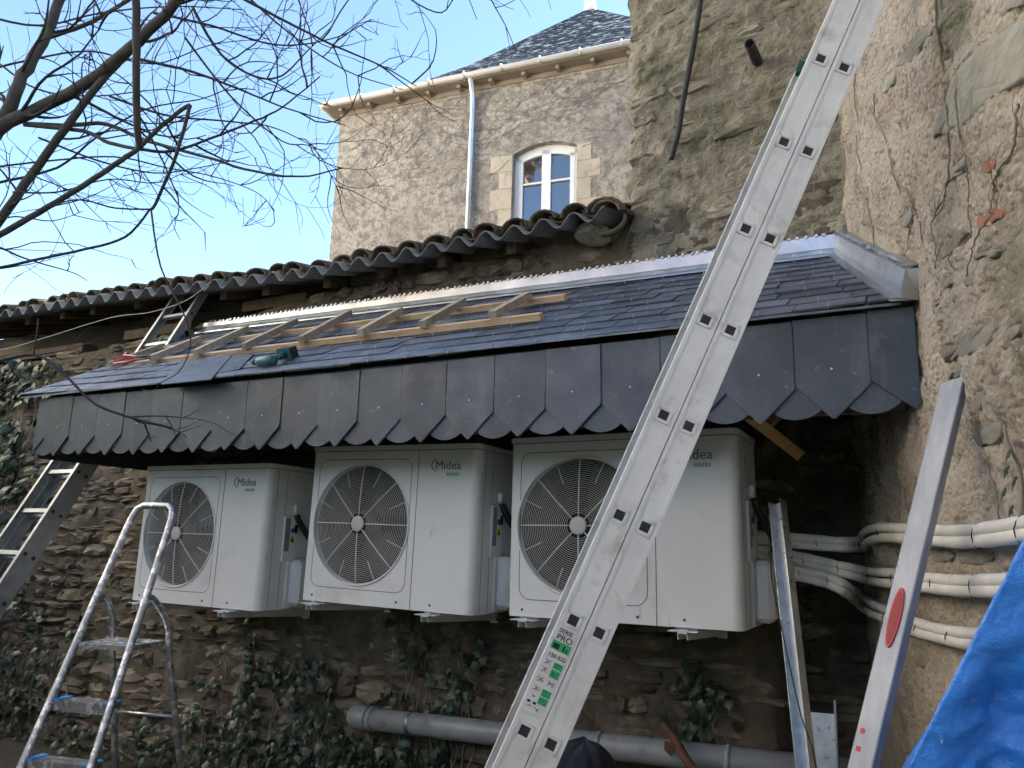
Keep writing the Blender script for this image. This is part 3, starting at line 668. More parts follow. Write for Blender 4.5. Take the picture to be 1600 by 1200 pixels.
# end flashing running down the rendered wall
mb = MB(); n = 26; vs = []
def wr(t): return CO+DR*((xr(t)-CO.x)/DR.x)
for i in range(n):
    t = lerp(1.0, -.03, i/(n-1)); base = roofP(xr(t)-.075, t, .014); mid = roofP(xr(t)-.01, t, .02)
    wob = .004*fbm(V((t*9, 2, 0)))
    up = mid+NR*(.008)+V((0, 0, .105+wob)); lip = up+NR*.016+V((0, 0, .006)); bk = up+NR*-.05+V((0, 0, .014))
    vs += [base, base+V((0, 0, .01)), mid+NR*.03, lerp(mid, up, .35)+NR*.022, up, lip, bk]
k = 7; mb.add(vs, [(i*k+j, (i+1)*k+j, (i+1)*k+j+1, i*k+j+1) for i in range(n-1) for j in range(k-1)], False)
e_ = vs[-7:]; mb.add([p.copy() for p in e_]+[e_[4]+NR*-.05, e_[0]+NR*-.1], [(8, 0, 1, 2, 3, 4, 7)]); mb.add([p+V((0, .004, 0)) for p in (e_[4], e_[5], e_[6])], [(0, 1, 2)])
at_root(mb, cn).build('end_flashing', M['zinc'], cn, fix=False)
tabs = MB()
for i in range(40):
    t = lerp(.98, .02, i/39); p = roofP(xr(t)-.01, t, .02)+NR*(.006)+V((0, 0, .118+rnd(-.004, .004))); tabs.box(p, (.01, rnd(.01, .018), rnd(.008, .016)), Matrix.Rotation(rnd(-.6, .6), 3, 'X'))
tag(at_root(tabs, cn).build('end_flashing_tabs', M['lead'], cn), kind='stuff')

# ------------------------------------------------------------------ heat pumps
def text_mesh(s, size, name):
    cu = bpy.data.curves.new(name, 'FONT'); cu.body = s; cu.size = size; cu.extrude = .0006; cu.offset = 0; cu.resolution_u = 3
    o = bpy.data.objects.new(name, cu); COL.objects.link(o); dg = bpy.context.evaluated_depsgraph_get(); me = bpy.data.meshes.new_from_object(o.evaluated_get(dg)); bpy.data.objects.remove(o); return me
UW, UH, UD = 1.118, .865, .40
def rr_outline(x0, z0, x1, z1, r, n=6):
    q = []
    for (cx, cz, a0) in ((x1-r, z1-r, 0), (x0+r, z1-r, 90), (x0+r, z0+r, 180), (x1-r, z0+r, 270)):
        for k in range(n+1): a = math.radians(a0+90*k/n); q.append((cx+r*math.cos(a), cz+r*math.sin(a)))
    return q
def make_unit():
    root = empty('heat_pump', (0, 0, 0), 'x', 'heat pump', 'white heat pumps under the slate canopy')
    FX, FZ, FR = .372, .432, .325                   # fan centre and radius
    # body: plan outline with rounded front right corner, fan hole cut in the front
    mb = MB(); rc = .045
    plan = [(0, UD), (0, .012), (.012, 0)]+[(UW-rc+rc*math.sin(math.radians(a)), rc-rc*math.cos(math.radians(a))) for a in range(0, 91, 9)]+[(UW, UD)]
    n = len(plan); H1 = UH-.03
    vs = [(x, y, z) for z in (0, H1) for x, y in plan]; fs = [tuple(range(n)), tuple(range(2*n-1, n-1, -1))]
    for i in range(n):
        j = (i+1) % n
        if i == 2: continue                         # the front face is made with its round opening
        fs.append((i, j, n+j, n+i))
    mb.add(vs, fs); mb.sm = [False]*len(fs)
    K = 64; xa, xb = .012, UW-rc
    ring = [(FX+FR*math.cos(2*math.pi*k/K), FZ+FR*math.sin(2*math.pi*k/K)) for k in range(K)]
    def edge(a):
        c, s = math.cos(a), math.sin(a); t = 9e9
        if c > 1e-9: t = min(t, (.744-FX)/c)
        if c < -1e-9: t = min(t, (xa-FX)/c)
        if s > 1e-9: t = min(t, (H1-FZ)/s)
        if s < -1e-9: t = min(t, (0-FZ)/s)
        return (FX+c*t, FZ+s*t)
    angs = sorted(set([2*math.pi*k/K for k in range(K)]+[math.atan2(zz-FZ, xx-FX) % (2*math.pi) for xx in (xa, .744) for zz in (0, H1)]))
    vs = []
    for a in angs: vs += [(FX+FR*math.cos(a), 0, FZ+FR*math.sin(a)), (edge(a)[0], 0, edge(a)[1]), (FX+FR*.985*math.cos(a), .028, FZ+FR*.985*math.sin(a))]
    m = len(angs); fs = []
    for i in range(m):
        j = (i+1) % m; fs += [(3*i, 3*j, 3*j+1, 3*i+1), (3*i, 3*i+2, 3*j+2, 3*j)]
    mb.add(vs, fs); mb.add([(.744, 0, 0), (xb, 0, 0), (xb, 0, H1), (.744, 0, H1)], [(0, 1, 2, 3)])
    body = mb.build('cabinet', M['white'], root)
    # lid
    mb = MB(); pl2 = [(x+(-.006 if x < .1 else .006 if x > UW-.02 else 0), y-(.007 if y < .2 else 0)) for x, y in plan]
    vs = [(x, y, z) for z in (H1+.003, UH) for x, y in pl2]; mb.add(vs, [tuple(range(n)), tuple(range(2*n-1, n-1, -1))]+[(i, (i+1) % n, n+(i+1) % n, n+i) for i in range(n)]); mb.build('lid', M['white'], root)
    mb = MB(); vs = [(x, y-(.001 if y < .2 else 0), z) for z in (H1-.001, H1+.004) for x, y in plan]; mb.add(vs, [(i, (i+1) % n, n+(i+1) % n, n+i) for i in range(n-1)]); mb.build('lid_gap', M['seam'], root)
    # round-cornered panel groove about the fan
    o = rr_outline(.055, .078, .705, .79, .06); i_ = rr_outline(.0585, .0815, .7015, .7865, .0565); mb = MB(); k = len(o)
    mb.add([(x, -.0012, z) for x, z in o]+[(x, -.0012, z) for x, z in i_], [(a, (a+1) % k, k+(a+1) % k, k+a) for a in range(k)]); mb.build('panel_groove', M['seam'], root)
    o = rr_outline(.0585, .0815, .7015, .7865, .0565); mb = MB(); q = [(FX+(FR+.006)*math.cos(2*math.pi*(j+.5)/k+0), FZ+(FR+.006)*math.sin(2*math.pi*(j+.5)/k)) for j in range(k)]
    mb.box((.744, -.0006, H1/2), (.0028, .002, H1)); mb.build('panel_seam', M['seam'], root)
    # cavity, fan, grille
    mb = MB(); vs = [(FX+FR*.985*math.cos(2*math.pi*a/48), y, FZ+FR*.985*math.sin(2*math.pi*a/48)) for y in (.028, .2) for a in range(48)]
    mb.add(vs, [(a, (a+1) % 48, 48+(a+1) % 48, 48+a) for a in range(48)]+[tuple(range(48, 96))]); mb.build('fan_duct', M['cavity'], root, fix=False)
    fan = None; mb = MB(); mb.sweep([(FX, .06, FZ), (FX, .13, FZ)], .085, 20); fan = mb.build('fan', M['fanb'], root)
    for bl in range(3):
        mb = MB(); a0 = bl*2.0944+.4
        def f(u, v):
            a = a0+u*1.35-.25*v; r = lerp(.07, .3, v); return V((FX+r*math.cos(a), .075+.07*u-.02*v, FZ+r*math.sin(a)))
        mb.grid(8, 6, f); mb.build('blade', M['fanb'], fan, fix=False)
    mb = MB(); NRG = 27
    for k in range(NRG):
        r = lerp(.062, FR-.004, k/(NRG-1)); yy = -.012+.022*(k/(NRG-1))**3; c = 56
        mb.sweep([(FX+r*math.cos(2*math.pi*j/c), yy, FZ+r*math.sin(2*math.pi*j/c)) for j in range(c)], .0014, 4, closed=True)
    for k in range(8):
        a = math.pi/4*k; mb.sweep([(FX+r*math.cos(a), -.014+.022*(r/FR)**3, FZ+r*math.sin(a)) for r in (.035, .12, .2, .27, FR)], .0034, 5)
        a += math.pi/8; mb.sweep([(FX+r*math.cos(a), -.013+.022*(r/FR)**3, FZ+r*math.sin(a)) for r in (.215, .27, FR)], .0026, 5)
    gr = mb.build('grille', M['grille'], root, fix=False)
    mb = MB(); mb.sweep([(FX, -.008, FZ), (FX, -.02, FZ), (FX, -.023, FZ)], [.043, .043, .036], 28); mb.build('hub_cap', M['hub'], root)
    mb = MB(); c = 64; mb.sweep([(FX+(FR+.006)*math.cos(2*math.pi*j/c), -.001, FZ+(FR+.006)*math.sin(2*math.pi*j/c)) for j in range(c)], .0065, 6, closed=True); mb.build('fan_rim', M['white'], root, fix=False)
    # screws
    for (x, z) in ((.075, .032), (.655, .032), (.868, .032), (1.05, -9)):
        if z < 0: continue
        mb = MB(); mb.sweep([(x, -.003, z), (x, .002, z)], .0065, 10); mb.build('screw', M['seam'], root)
    # logo: swoosh ring and word, green strip
    lx, lz = .845, .742
    mb = MB(); q = [(lx+.008, -.0012, lz+.021)]
    arc = [(lx+.012+.028*math.cos(math.radians(a)), lz+.011+.031*math.sin(math.radians(a))) for a in range(88, 275, 15)]
    for (xx, zz), (x2, z2) in zip(arc, arc[1:]): mb.sweep([(xx, -.0012, zz), (x2, -.0012, z2)], .0022, 4)
    mb.build('logo_ring', M['logo'], root)
    me = text_mesh('Midea', .066, 'logo_word'); me.materials.append(M['logo']); link('logo_word', me, root, M=Matrix.Translation((lx+.008, -.0018, lz-.012)) @ Matrix.Rotation(math.pi/2, 4, 'X'))
    for k in range(6):
        mb = MB(); mb.box((lx+.085+k*.0135, -.0012, lz-.038), (.0095, .0015, .017)); 
        if k == 0: acc = mb
        else: acc.add(mb.v, mb.f)
    acc.build('logo_line', M['logog'], root)
    # right side: seams, label plate, stickers, cover box, hose
    X = UW
    mb = MB()
    for yy in (.075, .155): mb.box((X+.0004, yy, H1/2), (.0016, .0022, H1*.98))
    mb.box((X+.0004, .24, .56), (.0016, .17, .0025)); mb.build('side_seams', M['seam'], root)
    mb = MB(); mb.box((X+.006, .205, .42), (.012, .11, .27), ch=.003); plate = mb.build('label_plate', M['white'], root)
    mb = MB(); mb.box((X+.0128, .178, .445), (.0016, .042, .2)); mb.build('wiring_label', M['lgrey'], root)
    mb = MB(); mb.sweep([(X+.0118, .222, .47), (X+.0138, .222, .47)], .016, 16); st = mb.build('mandatory_sticker', M['lblue'], root)
    mb = MB(); mb.box((X+.0128, .25, .48), (.0016, .026, .05)); mb.build('notice_sticker', M['ink'], root)
    mb = MB(); mb.box((X+.0128, .222, .415), (.0016, .034, .042)); mb.build('warning_sticker', M['lyel'], root)
    mb = MB(); mb.prism([V((X+.0138, .21, .402)), V((X+.0138, .234, .402)), V((X+.0138, .222, .43))], (.0008, 0, 0)); mb.build('warning_mark', M['ink'], root)
    mb = MB(); mb.box((X+.0128, .25, .425), (.0016, .02, .034)); mb.build('paper_sticker', M['lwhite'], root)
    mb = MB(); mb.box((X+.045, .295, .155), (.09, .15, .27), ch=.022); mb.build('valve_cover', M['white'], root)
    mb = MB(); mb.box((X+.005, .295, .155), (.01, .19, .3), ch=.004); mb.build('cover_flange', M['white'], root)
    mb = MB(); mb.box((X+.012, .235, .6), (.024, .03, .055), ch=.006); mb.build('cable_gland', M['white'], root)
    mb = MB(); mb.sweep(smooth_line([(X+.015, .24, .565), (X+.03, .26, .52), (X+.06, .31, .44), (X+.085, .37, .38), (X+.07, .44, .34)], 4), .019, 9); mb.build('black_hose', M['black'], root)
    for (x, y) in ((.1, .06), (.1, .34), (.87, .06), (.87, .34)):
        mb = MB(); mb.box((x, y, -.006), (.1, .07, .012), ch=.003); mb.build('foot', M['white'], root)
    return root
unit = make_unit()
UN = [(-2.7755, -.0533, -.0042, 'white heat pump farthest from the tall walls, behind the paint spattered stepladder'), (-1.3263, .0275, -.0157, 'white heat pump in the middle of the three, fully in view'), (0.0, .0257, .0049, 'white heat pump half hidden behind the long ladder, next to the wall corner')]
for i, (x, z, a, lb) in enumerate(UN):
    o = unit if i == 0 else copy_tree(unit)
    o.location = (x, 0, GZ+z); o.rotation_euler = (0, -a, 0); o['label'] = lb
# brackets under the units
BL = {0: 'heat pump behind the stepladder', 1: 'middle heat pump', 2: 'heat pump behind the long ladder'}
for i, (x, z, a, lb) in enumerate(UN):
    for k, dx in enumerate((.1, .87)):
        zb = GZ+z+dx*math.sin(a)-.012; root = empty('wall_bracket', (x+dx, YW(GZ-.3), zb-.05), ('left' if k == 0 else 'right') and ('white steel wall bracket carrying the %s side of the %s' % ('fan' if k == 0 else 'logo', BL[i])), 'bracket', 'brackets under the heat pumps')
        mb = MB(); w_ = .021; y0, y1 = -.05, YW(GZ)-.0
        mb.bar((x+dx, y0, zb-.006-.0), (x+dx, y1, zb-.006), (w_, 0, 0), (0, 0, .0025))
        mb.prism([V((x+dx-w_-.001, y0+.006, zb-.009)), V((x+dx-w_-.001, y1, zb-.009)), V((x+dx-w_-.001, y1, zb-.075)), V((x+dx-w_-.001, y0+.006, zb-.035))], (.003, 0, 0))
        mb.prism([V((x+dx+w_-.002, y0+.006, zb-.009)), V((x+dx+w_-.002, y1, zb-.009)), V((x+dx+w_-.002, y1, zb-.075)), V((x+dx+w_-.002, y0+.006, zb-.035))], (.003, 0, 0))
        at_root(mb, root).build('arm', M['white'], root)
        mb = MB(); mb.box((x+dx, .01, zb-.0015), (.13, .11, .004), ch=.001); mb.box((x+dx, -.02, zb+.001), (.05, .05, .006)); at_root(mb, root).build('rubber_pad_plate', M['white'], root)
        mb = MB(); mb.box((x+dx, YW(GZ)-.012, zb-.04), (.05, .012, .1)); at_root(mb, root).build('wall_plate', M['white'], root)
        mb = MB(); mb.sweep([(x+dx, .0, zb-.03), (x+dx, .0, zb+.014)], .008, 8); at_root(mb, root).build('bolt', M['galv'], root)

# ------------------------------------------------------------------ long extension ladder leaning on the rendered wall
def ladder(root, P0, D, H, Wd, N_, k0, k1, sections, stile_d, stile_t, mats, pitch=.28, holes=True):
    # P0 + k*D: rung axis end on the near stile; H: horizontal unit vector along the rungs; N_: unit vector across the stile
    dirn = D.normalized()
    for si, (off, ka, kb) in enumerate(sections):
        for side in (0, 1):
            hb = H*(0 if side == 0 else Wd); sg = 1 if side == 0 else -1
            a = P0+N_*off+D*ka+hb; b_ = P0+N_*off+D*kb+hb
            mb = MB(); w_ = stile_d/2
            # channel: web on the outside, flanges turned in
            mb.bar(a+H*sg*.0015, b_+H*sg*.0015, N_*w_, H*.0015)
            for e in (-1, 1):
                mb.bar(a+H*sg*(stile_t/2+.001)+N_*e*(w_-.0015), b_+H*sg*(stile_t/2+.001)+N_*e*(w_-.0015), N_*.0015, H*(stile_t/2-.001))
                mb.bar(a+H*sg*-.0012+N_*e*(w_-.005), b_+H*sg*-.0012+N_*e*(w_-.005), N_*.005, H*.0012)
            st = at_root(mb, root).build('stile', mats[0], root)
            mb = MB(); mb.bar(b_-dirn*.03+H*sg*stile_t/2, b_+dirn*.012+H*sg*stile_t/2, N_*(w_+.001), H*(stile_t/2+.002)); at_root(mb, root).build('end_cap', M['green'] if si == 0 else M['black'], root)
        k = math.ceil(ka+.3)
        while k < kb-.3:
            c = P0+N_*off+D*k; r = .0145; mb = MB(); e1 = dirn*r; e2 = N_*r
            # hollow square rung: four walls through both stiles
            for (o_, u_, v_) in ((e1*.93, e2, e1*.09), (-e1*.93, e2, e1*.09), (e2*.93, e1, e2*.09), (-e2*.93, e1, e2*.09)):
                mb.bar(c+o_-H*.0025, c+o_+H*(Wd+.0025), u_, v_)
            rg = at_root(mb, root).build('rung', mats[0], root)
            for hh, sg in ((c, -1), (c+H*Wd, 1)):
                mb = MB(); rc = r*1.0
                for (o_, u_, v_) in ((e1*1.2, e2*1.38, e1*.19), (-e1*1.2, e2*1.38, e1*.19), (e2*1.2, e1*1.38, e2*.19), (-e2*1.2, e1*1.38, e2*.19)):
                    mb.bar(hh+o_+H*sg*.0015, hh+o_+H*sg*.004, u_, v_)
                at_root(mb, root).build('rung_flare', mats[0], root)
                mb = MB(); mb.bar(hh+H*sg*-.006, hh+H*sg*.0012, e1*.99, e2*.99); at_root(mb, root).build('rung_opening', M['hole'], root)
            k += 1
Lp = V((.943, -1.68, -.073+GZ)); Ld = V((.364, .173, .915)).normalized()*.28
Lh = V((-.43, .903, 0)); Lh = (Lh-Ld.normalized()*Lh.dot(Ld.normalized())).normalized()
q = V((.993, -1.63, -.084+GZ))-Lp; Ln = Ld.cross(Lh).normalized()
if Ln.dot(q) < 0: Ln = -Ln
lad = empty('extension_ladder', Lp-Ld*4.6, 'long aluminium extension ladder with a white and green sticker, leaning across the canopy', 'ladder')
ladder(lad, Lp, Ld, Lh, .40, Ln, 0, 0, [(0, -4.55, 7.9), (.069, -4.5, 12.4)], .066, .026, [M['alu']])
# sticker on the near stile, between two rungs
SM = Matrix.Identity(4); sx = Ln; sy = Ld.normalized(); sn = -Lh
def stk(u, v): return Lp+sx*u*1.15+sy*(.150+(v-.145)*1.2)-Lh*.0035        # u across, v along
def quad(mb, u0, v0, u1, v1, lift):
    o_ = -Lh*lift; mb.add([stk(u0, v0)+o_, stk(u1, v0)+o_, stk(u1, v1)+o_, stk(u0, v1)+o_], [(0, 1, 2, 3)])
stck = MB(); quad(stck, -.022, .055, .020, .235, 0); sp = at_root(stck, lad).build('safety_sticker', M['lwhite'], lad)
mb = MB()
for (u0, v0, u1, v1) in ((-.022, .186, .02, .204), (.0, .152, .02, .164), (.0, .134, .02, .150), (.0, .094, .02, .108), (.0, .078, .02, .0925)): quad(mb, u0, v0, u1, v1, .0006)
mb.v = [tuple(rootlocal(lad) @ V(v)) for v in mb.v]; tag(mb.build('green_panels', M['lgreen'], sp), kind='stuff')
mb = MB(); rs = random.Random(5)
for (u0, v0) in ((.002, .153), (.002, .136), (.002, .096), (.002, .08), (-.02, .153), (-.02, .136), (-.02, .116), (.003, .116), (-.02, .097), (-.02, .08), (-.02, .06), (-.005, .06)):
    for _ in range(4):
        a, b_ = (u0+rs.uniform(0, .015), v0+rs.uniform(0, .011)), (u0+rs.uniform(0, .015), v0+rs.uniform(0, .011))
        p, q_ = stk(*a)-Lh*.0009, stk(*b_)-Lh*.0009
        mb.sweep([p, q_], .0005, 4)
for (u0, v0, u1, v1) in ((-.018, .1885, -.004, .199), (.004, .1885, .008, .2), (.011, .1885, .015, .195), (-.021, .0735, -.014, .078), (-.008, .0735, -.001, .078)): quad(mb, u0, v0, u1, v1, .001)
mb.v = [tuple(rootlocal(lad) @ V(v)) for v in mb.v]; tag(mb.build('pictograms', M['ink'], sp), kind='stuff')
mb = MB()
for (u0, v0) in ((-.02, .153), (-.02, .137), (-.02, .117), (.003, .117), (-.02, .098)):
    for a, b_ in (((u0, v0), (u0+.014, v0+.011)), ((u0+.014, v0), (u0, v0+.011))): mb.sweep([stk(*a)-Lh*.0012, stk(*b_)-Lh*.0012], .0004, 4)
mb.v = [tuple(rootlocal(lad) @ V(v)) for v in mb.v]; tag(mb.build('red_crosses', M['lred'], sp), kind='stuff')
Rm = Matrix((( sx.x, sy.x, sn.x, 0), (sx.y, sy.y, sn.y, 0), (sx.z, sy.z, sn.z, 0), (0, 0, 0, 1)))
for (s, size, u, v) in (('SERIE', .0155, -.0185, .2215), ('PRO', .0215, -.0185, .2062), ('150 KG', .0145, -.0205, .1705)):
    me = text_mesh(s, size, 'lettering'); me.materials.append(M['ink']); me.transform(rootlocal(lad) @ Matrix.Translation(stk(u, v)-Lh*.0009) @ Rm); link('lettering', me, sp)

# ------------------------------------------------------------------ ladder beyond the left end of the canopy
LS = 1.13; c0 = V((-2.993, -.702, .234+GZ)); l0 = CAMP+(c0-CAMP)*LS; l0.y += .0
ld2 = V((0, .451, .893)).normalized()*.28*LS; hx = V((1, 0, 0)); wd2 = .36; l0 = l0-hx*wd2/2+V((.02, 0, 0)); ln2 = V((0, .893, -.451)).normalized()
lad2 = empty('wall_ladder', l0-ld2*4, 'aluminium ladder leaning on the garden wall beyond the canopy end', 'ladder')
kb_ = -(l0.z-.02)/ld2.z
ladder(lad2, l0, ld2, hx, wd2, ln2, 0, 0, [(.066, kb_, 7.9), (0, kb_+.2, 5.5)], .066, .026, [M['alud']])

# ------------------------------------------------------------------ stepladder
sx0, sy0, szp, syaw = -1.688, -.938, -.169+GZ, .255
ax = V((math.cos(syaw), math.sin(syaw), 0)); bx = V((-math.sin(syaw), math.cos(syaw), 0)); zz_ = V((0, 0, 1))
so_ = V((sx0, sy0, szp)); sl_ = .387
stp = empty('stepladder', (sx0, sy0+.2, 0), 'paint spattered aluminium stepladder with a hooped handrail, in front of the wall', 'stepladder')
def fw_(h): return so_+zz_*(h-szp)+bx*sl_*(h-szp)     # front frame axis at height h
def wid(h): return lerp(.40, .225, h/(szp+.681))+.012
top = szp+.681; mb = MB(); pts = []
hs = [0, .4, .8, szp, szp+.3, top-.12]
Lpts = [fw_(h)-ax*wid(h)/2 for h in hs]; Rpts = [fw_(h)+ax*wid(h)/2 for h in hs]
ct = fw_(top); tw = wid(top)/2
arc = [fw_(top-.06)-ax*tw, fw_(top-.02)-ax*(tw-.012), fw_(top)-ax*(tw-.045), ct, fw_(top)+ax*(tw-.045), fw_(top-.02)+ax*(tw-.012), fw_(top-.06)+ax*tw]
mb.sweep(Lpts+arc+Rpts[::-1], .0185, 10); at_root(mb, stp).build('handrail_frame', M['alup'], stp)
dzs = .235; k = 0
while szp-dzs*k > .1:
    h = szp-dzs*k; c = fw_(h)
    if k == 0:
        mb = MB(); w_ = .295; mb.bar(c-bx*.0, c+bx*.262, ax*w_/2, zz_*.012); pf = at_root(mb, stp).build('platform', M['alup'], stp)
        mb = MB()
        for i in range(7): mb.bar(c+bx*(.02+i*.035)+zz_*.013, c+bx*(.032+i*.035)+zz_*.013, ax*w_*.45, zz_*.002)
        at_root(mb, stp).build('tread_ribs', M['alup'], pf)
        mb = MB(); mb.add([tuple(rootlocal(stp) @ (c+ax*u+bx*v+zz_*.0165)) for u, v in ((-.01, .09), (.1, .11), (.07, .17), (.02, .15))], [(0, 1, 2, 3)]); mb.build('tape_patch', M['bluetape'], pf)
    else:
        w_ = wid(h)-.02; mb = MB(); mb.bar(c-bx*.002, c+bx*.085, ax*w_/2, zz_*.004); mb.bar(c-zz_*.022-bx*.0, c+bx*.006-zz_*.022, ax*w_/2, zz_*.02); mb.bar(c-zz_*.014+bx*.08, c+bx*.085-zz_*.014, ax*w_/2, zz_*.012)
        st = at_root(mb, stp).build('step', M['alup'], stp)
        for s in (-1, 1):
            mb = MB(); mb.bar(c+ax*s*(w_/2-.018)-bx*.006+zz_*.006, c+ax*s*(w_/2-.018)+bx*.087+zz_*.006, ax*.019, zz_*.0035); at_root(mb, stp).build('step_cap', M['bluetape'], st)
    k += 1
# rear frame: curved tubes from the front frame, down to the ground
for s in (-1, 1):
    h1 = szp+.22; a = fw_(h1)+ax*s*(wid(h1)/2+.0); pr = fw_(szp)+ax*s*.165+bx*.262
    foot = V((pr.x, pr.y, 0))+bx*.30+ax*s*.05
    d = (foot-pr).normalized(); P = smooth_line([a, a+bx*.05+zz_*.004, lerp(a, pr, .5)+bx*.045+zz_*.03, pr+zz_*.06-bx*.005, pr], 4)+[lerp(pr, foot, t) for t in (.25, .5, .75, 1)]
    mb = MB(); mb.sweep(P, .0155, 9); at_root(mb, stp).build('rear_leg', M['alup'], stp)
    mb = MB(); mb.sweep([pr-ax*.002*s, pr+ax*s*.019], .009, 10); at_root(mb, stp).build('pivot_bolt', M['alud'], stp)
    for f_ in (foot, Lpts[0] if s < 0 else Rpts[0]):
        mb = MB(); mb.sweep([f_+zz_*.05, f_], .019, 9); at_root(mb, stp).build('rubber_foot', M['black'], stp)
for t in (.34, .72):
    qs = []
    for s in (-1, 1):
        pr = fw_(szp)+ax*s*.165+bx*.262; foot = V((pr.x, pr.y, 0))+bx*.30+ax*s*.05; qs.append(lerp(pr, foot, t)+ax*s*.012)
    mb = MB(); mb.sweep(qs, .0085, 8); at_root(mb, stp).build('cross_bar', M['alup'], stp)

# ------------------------------------------------------------------ things on the canopy roof
NRF = V((0, -.78, 1.35)).normalized()
def onroof(x, y, off=.02):
    p = None; t = .4
    P0 = V((-1, YE, eave(-1)))+NRF*off
    return atP(x, y, P0, NRF)
rl = empty('roof_ladder', onroof(500, 520), 'home made wooden roof ladder of battens lying on the slates', 'roof ladder')
railh = .017
def onrail(pts, w_, h_, off, name, m):
    a, b_ = onroof(*pts[0], off), onroof(*pts[1], off); d = (b_-a).normalized(); sd = d.cross(NRF).normalized(); mb = MB(); mb.bar(a, b_, sd*w_, NRF*h_); return at_root(mb, rl).build(name, m, rl)
onrail([(172, 573), (846, 494)], .021, railh, .035, 'rail', M['wood'])
onrail([(258, 545), (884, 464)], .021, railh, .035, 'rail', M['wood'])
for (a, b_) in (((770, 492), (826, 461)), ((660, 507), (724, 471)), ((563, 520), (626, 485)), ((470, 531), (546, 489)), ((382, 541), (462, 502)), ((306, 551), (386, 513)), ((236, 560), (312, 529)), ((172, 570), (252, 541))):
    onrail([a, b_], .021, .021, .074, 'rung', M['woodg'])
def loose_slate(poly, off, label):
    q = [onroof(x, y, off) for x, y in poly]; mb = MB(); mb.prism(q, NRF*.006); return tag(mb.build('loose_slate', M['aslate']), label, 'slate', 'loose slates left on the canopy roof')
loose_slate([(252, 602), (284, 563), (363, 555), (330, 594)], .027, 'large loose slate lying flat below the roof ladder')
loose_slate([(334, 586), (362, 558), (396, 555), (374, 578)], .022, 'smaller loose slate tucked beside the large one')
def drill(px_, py_, ang, label, flip=1, sc=1.0):
    o_ = onroof(px_, py_, .03); t_ = V((1, 0, 0)); u_ = NRF.cross(t_).normalized()
    c, s = math.cos(ang), math.sin(ang); e1 = t_*c+u_*s; e2 = (-t_*s+u_*c)*flip; e3 = NRF
    root = empty('cordless_drill', o_, label, 'drill', 'cordless drills left on the canopy roof')
    def P(a, b_, h): return (e1*a+e2*b_+e3*h)*sc
    mb = MB(); mb.sweep([P(-.09, 0, .03), P(-.085, 0, .03), P(-.04, 0, .03), P(.03, 0, .03), P(.05, 0, .03)], [.022*sc, .03*sc, .034*sc, .032*sc, .026*sc], 12); mb.build('motor_body', M['teal'], root)
    mb = MB(); mb.sweep([P(.05, 0, .03), P(.075, 0, .03), P(.1, 0, .03)], [.022*sc, .021*sc, .012*sc], 12); ch = mb.build('chuck', M['toolgrey'], root)
    mb = MB(); mb.sweep([P(.1, 0, .03), P(.15, 0, .028)], .0035*sc, 6); mb.build('bit', M['hook'], ch)
    mb = MB(); mb.sweep([P(-.03, .02, .03), P(-.045, .07, .03), P(-.05, .12, .03)], [.02*sc, .017*sc, .02*sc], 10); mb.build('grip', M['teal'], root)
    mb = MB(); mb.sweep([P(-.012, .035, .03), P(-.02, .055, .03)], .009*sc, 6); mb.build('trigger', M['toolgrey'], root)
    mb = MB(); mb.bar(P(-.1, .15, .03), P(.015, .15, .03), e2*.027*sc, e3*.036*sc); bt = mb.build('battery', M['toolgrey'], root)
    mb = MB(); mb.bar(P(-.095, .125, .03), P(.01, .125, .03), e2*.006*sc, e3*.034*sc); mb.build('battery_shoe', M['teal'], root)
drill(415, 572, math.radians(176), 'teal cordless drill with its battery up, on the slates below the roof ladder', -1, .95)
drill(266, 535, math.radians(190), 'teal cordless drill lying between the rungs of the roof ladder', -1, .85)
sn_ = empty('tin_snips', onroof(205, 563, .06), 'red handled tin snips lying at the end of the roof ladder', 'tin snips')
for i, (a, b_, c_) in enumerate((((177, 562), (195, 556), (215, 557)), ((178, 568), (197, 566), (215, 562)))):
    mb = MB(); mb.sweep(smooth_line([onroof(*a, .1), onroof(*b_, .1), onroof(*c_, .1)], 4), [.008, .009, .01, .0105, .011, .0105, .009, .007, .006], 7); at_root(mb, sn_).build('handle', M['red'], sn_)
for (a, b_) in (((214, 557), (236, 556)), ((214, 562), (236, 560))):
    mb = MB(); mb.sweep([onroof(*a, .1), onroof(*b_, .098)], [.009, .003], 6); at_root(mb, sn_).build('blade', M['toolgrey'], sn_)

# ------------------------------------------------------------------ pipes and things at the right
gp = empty('grey_drain_pipe', at(600, 1130, .55), 'fat grey plastic drain pipe running low along the rubble wall', 'pipe')
a, b_ = at(566, 1122, .5), at(1235, 1199, .42); d = (b_-a).normalized(); b2 = b_+d*.35
mb = MB(); mb.sweep([a, lerp(a, b2, .3), lerp(a, b2, .6), b2], .062, 20); at_root(mb, gp).build('tube', M['pvc'], gp)
mb = MB(); mb.sweep(smooth_line([a+d*.05, a-d*.01, a-d*.06+V((0, .03, 0)), a-d*.075+V((0, .12, -.01)), a-d*.075+V((0, .25, -.02))], 4), .067, 20); at_root(mb, gp).build('elbow', M['pvc'], gp)
for t, r in ((.03, .069), (.13, .065), (.55, .07), (.78, .07)):
    c = lerp(a, b2, t); mb = MB(); mb.sweep([c-d*.012, c+d*.012], r, 20); at_root(mb, gp).build('collar', M['pvc'] if t != .13 else M['lead'], gp)
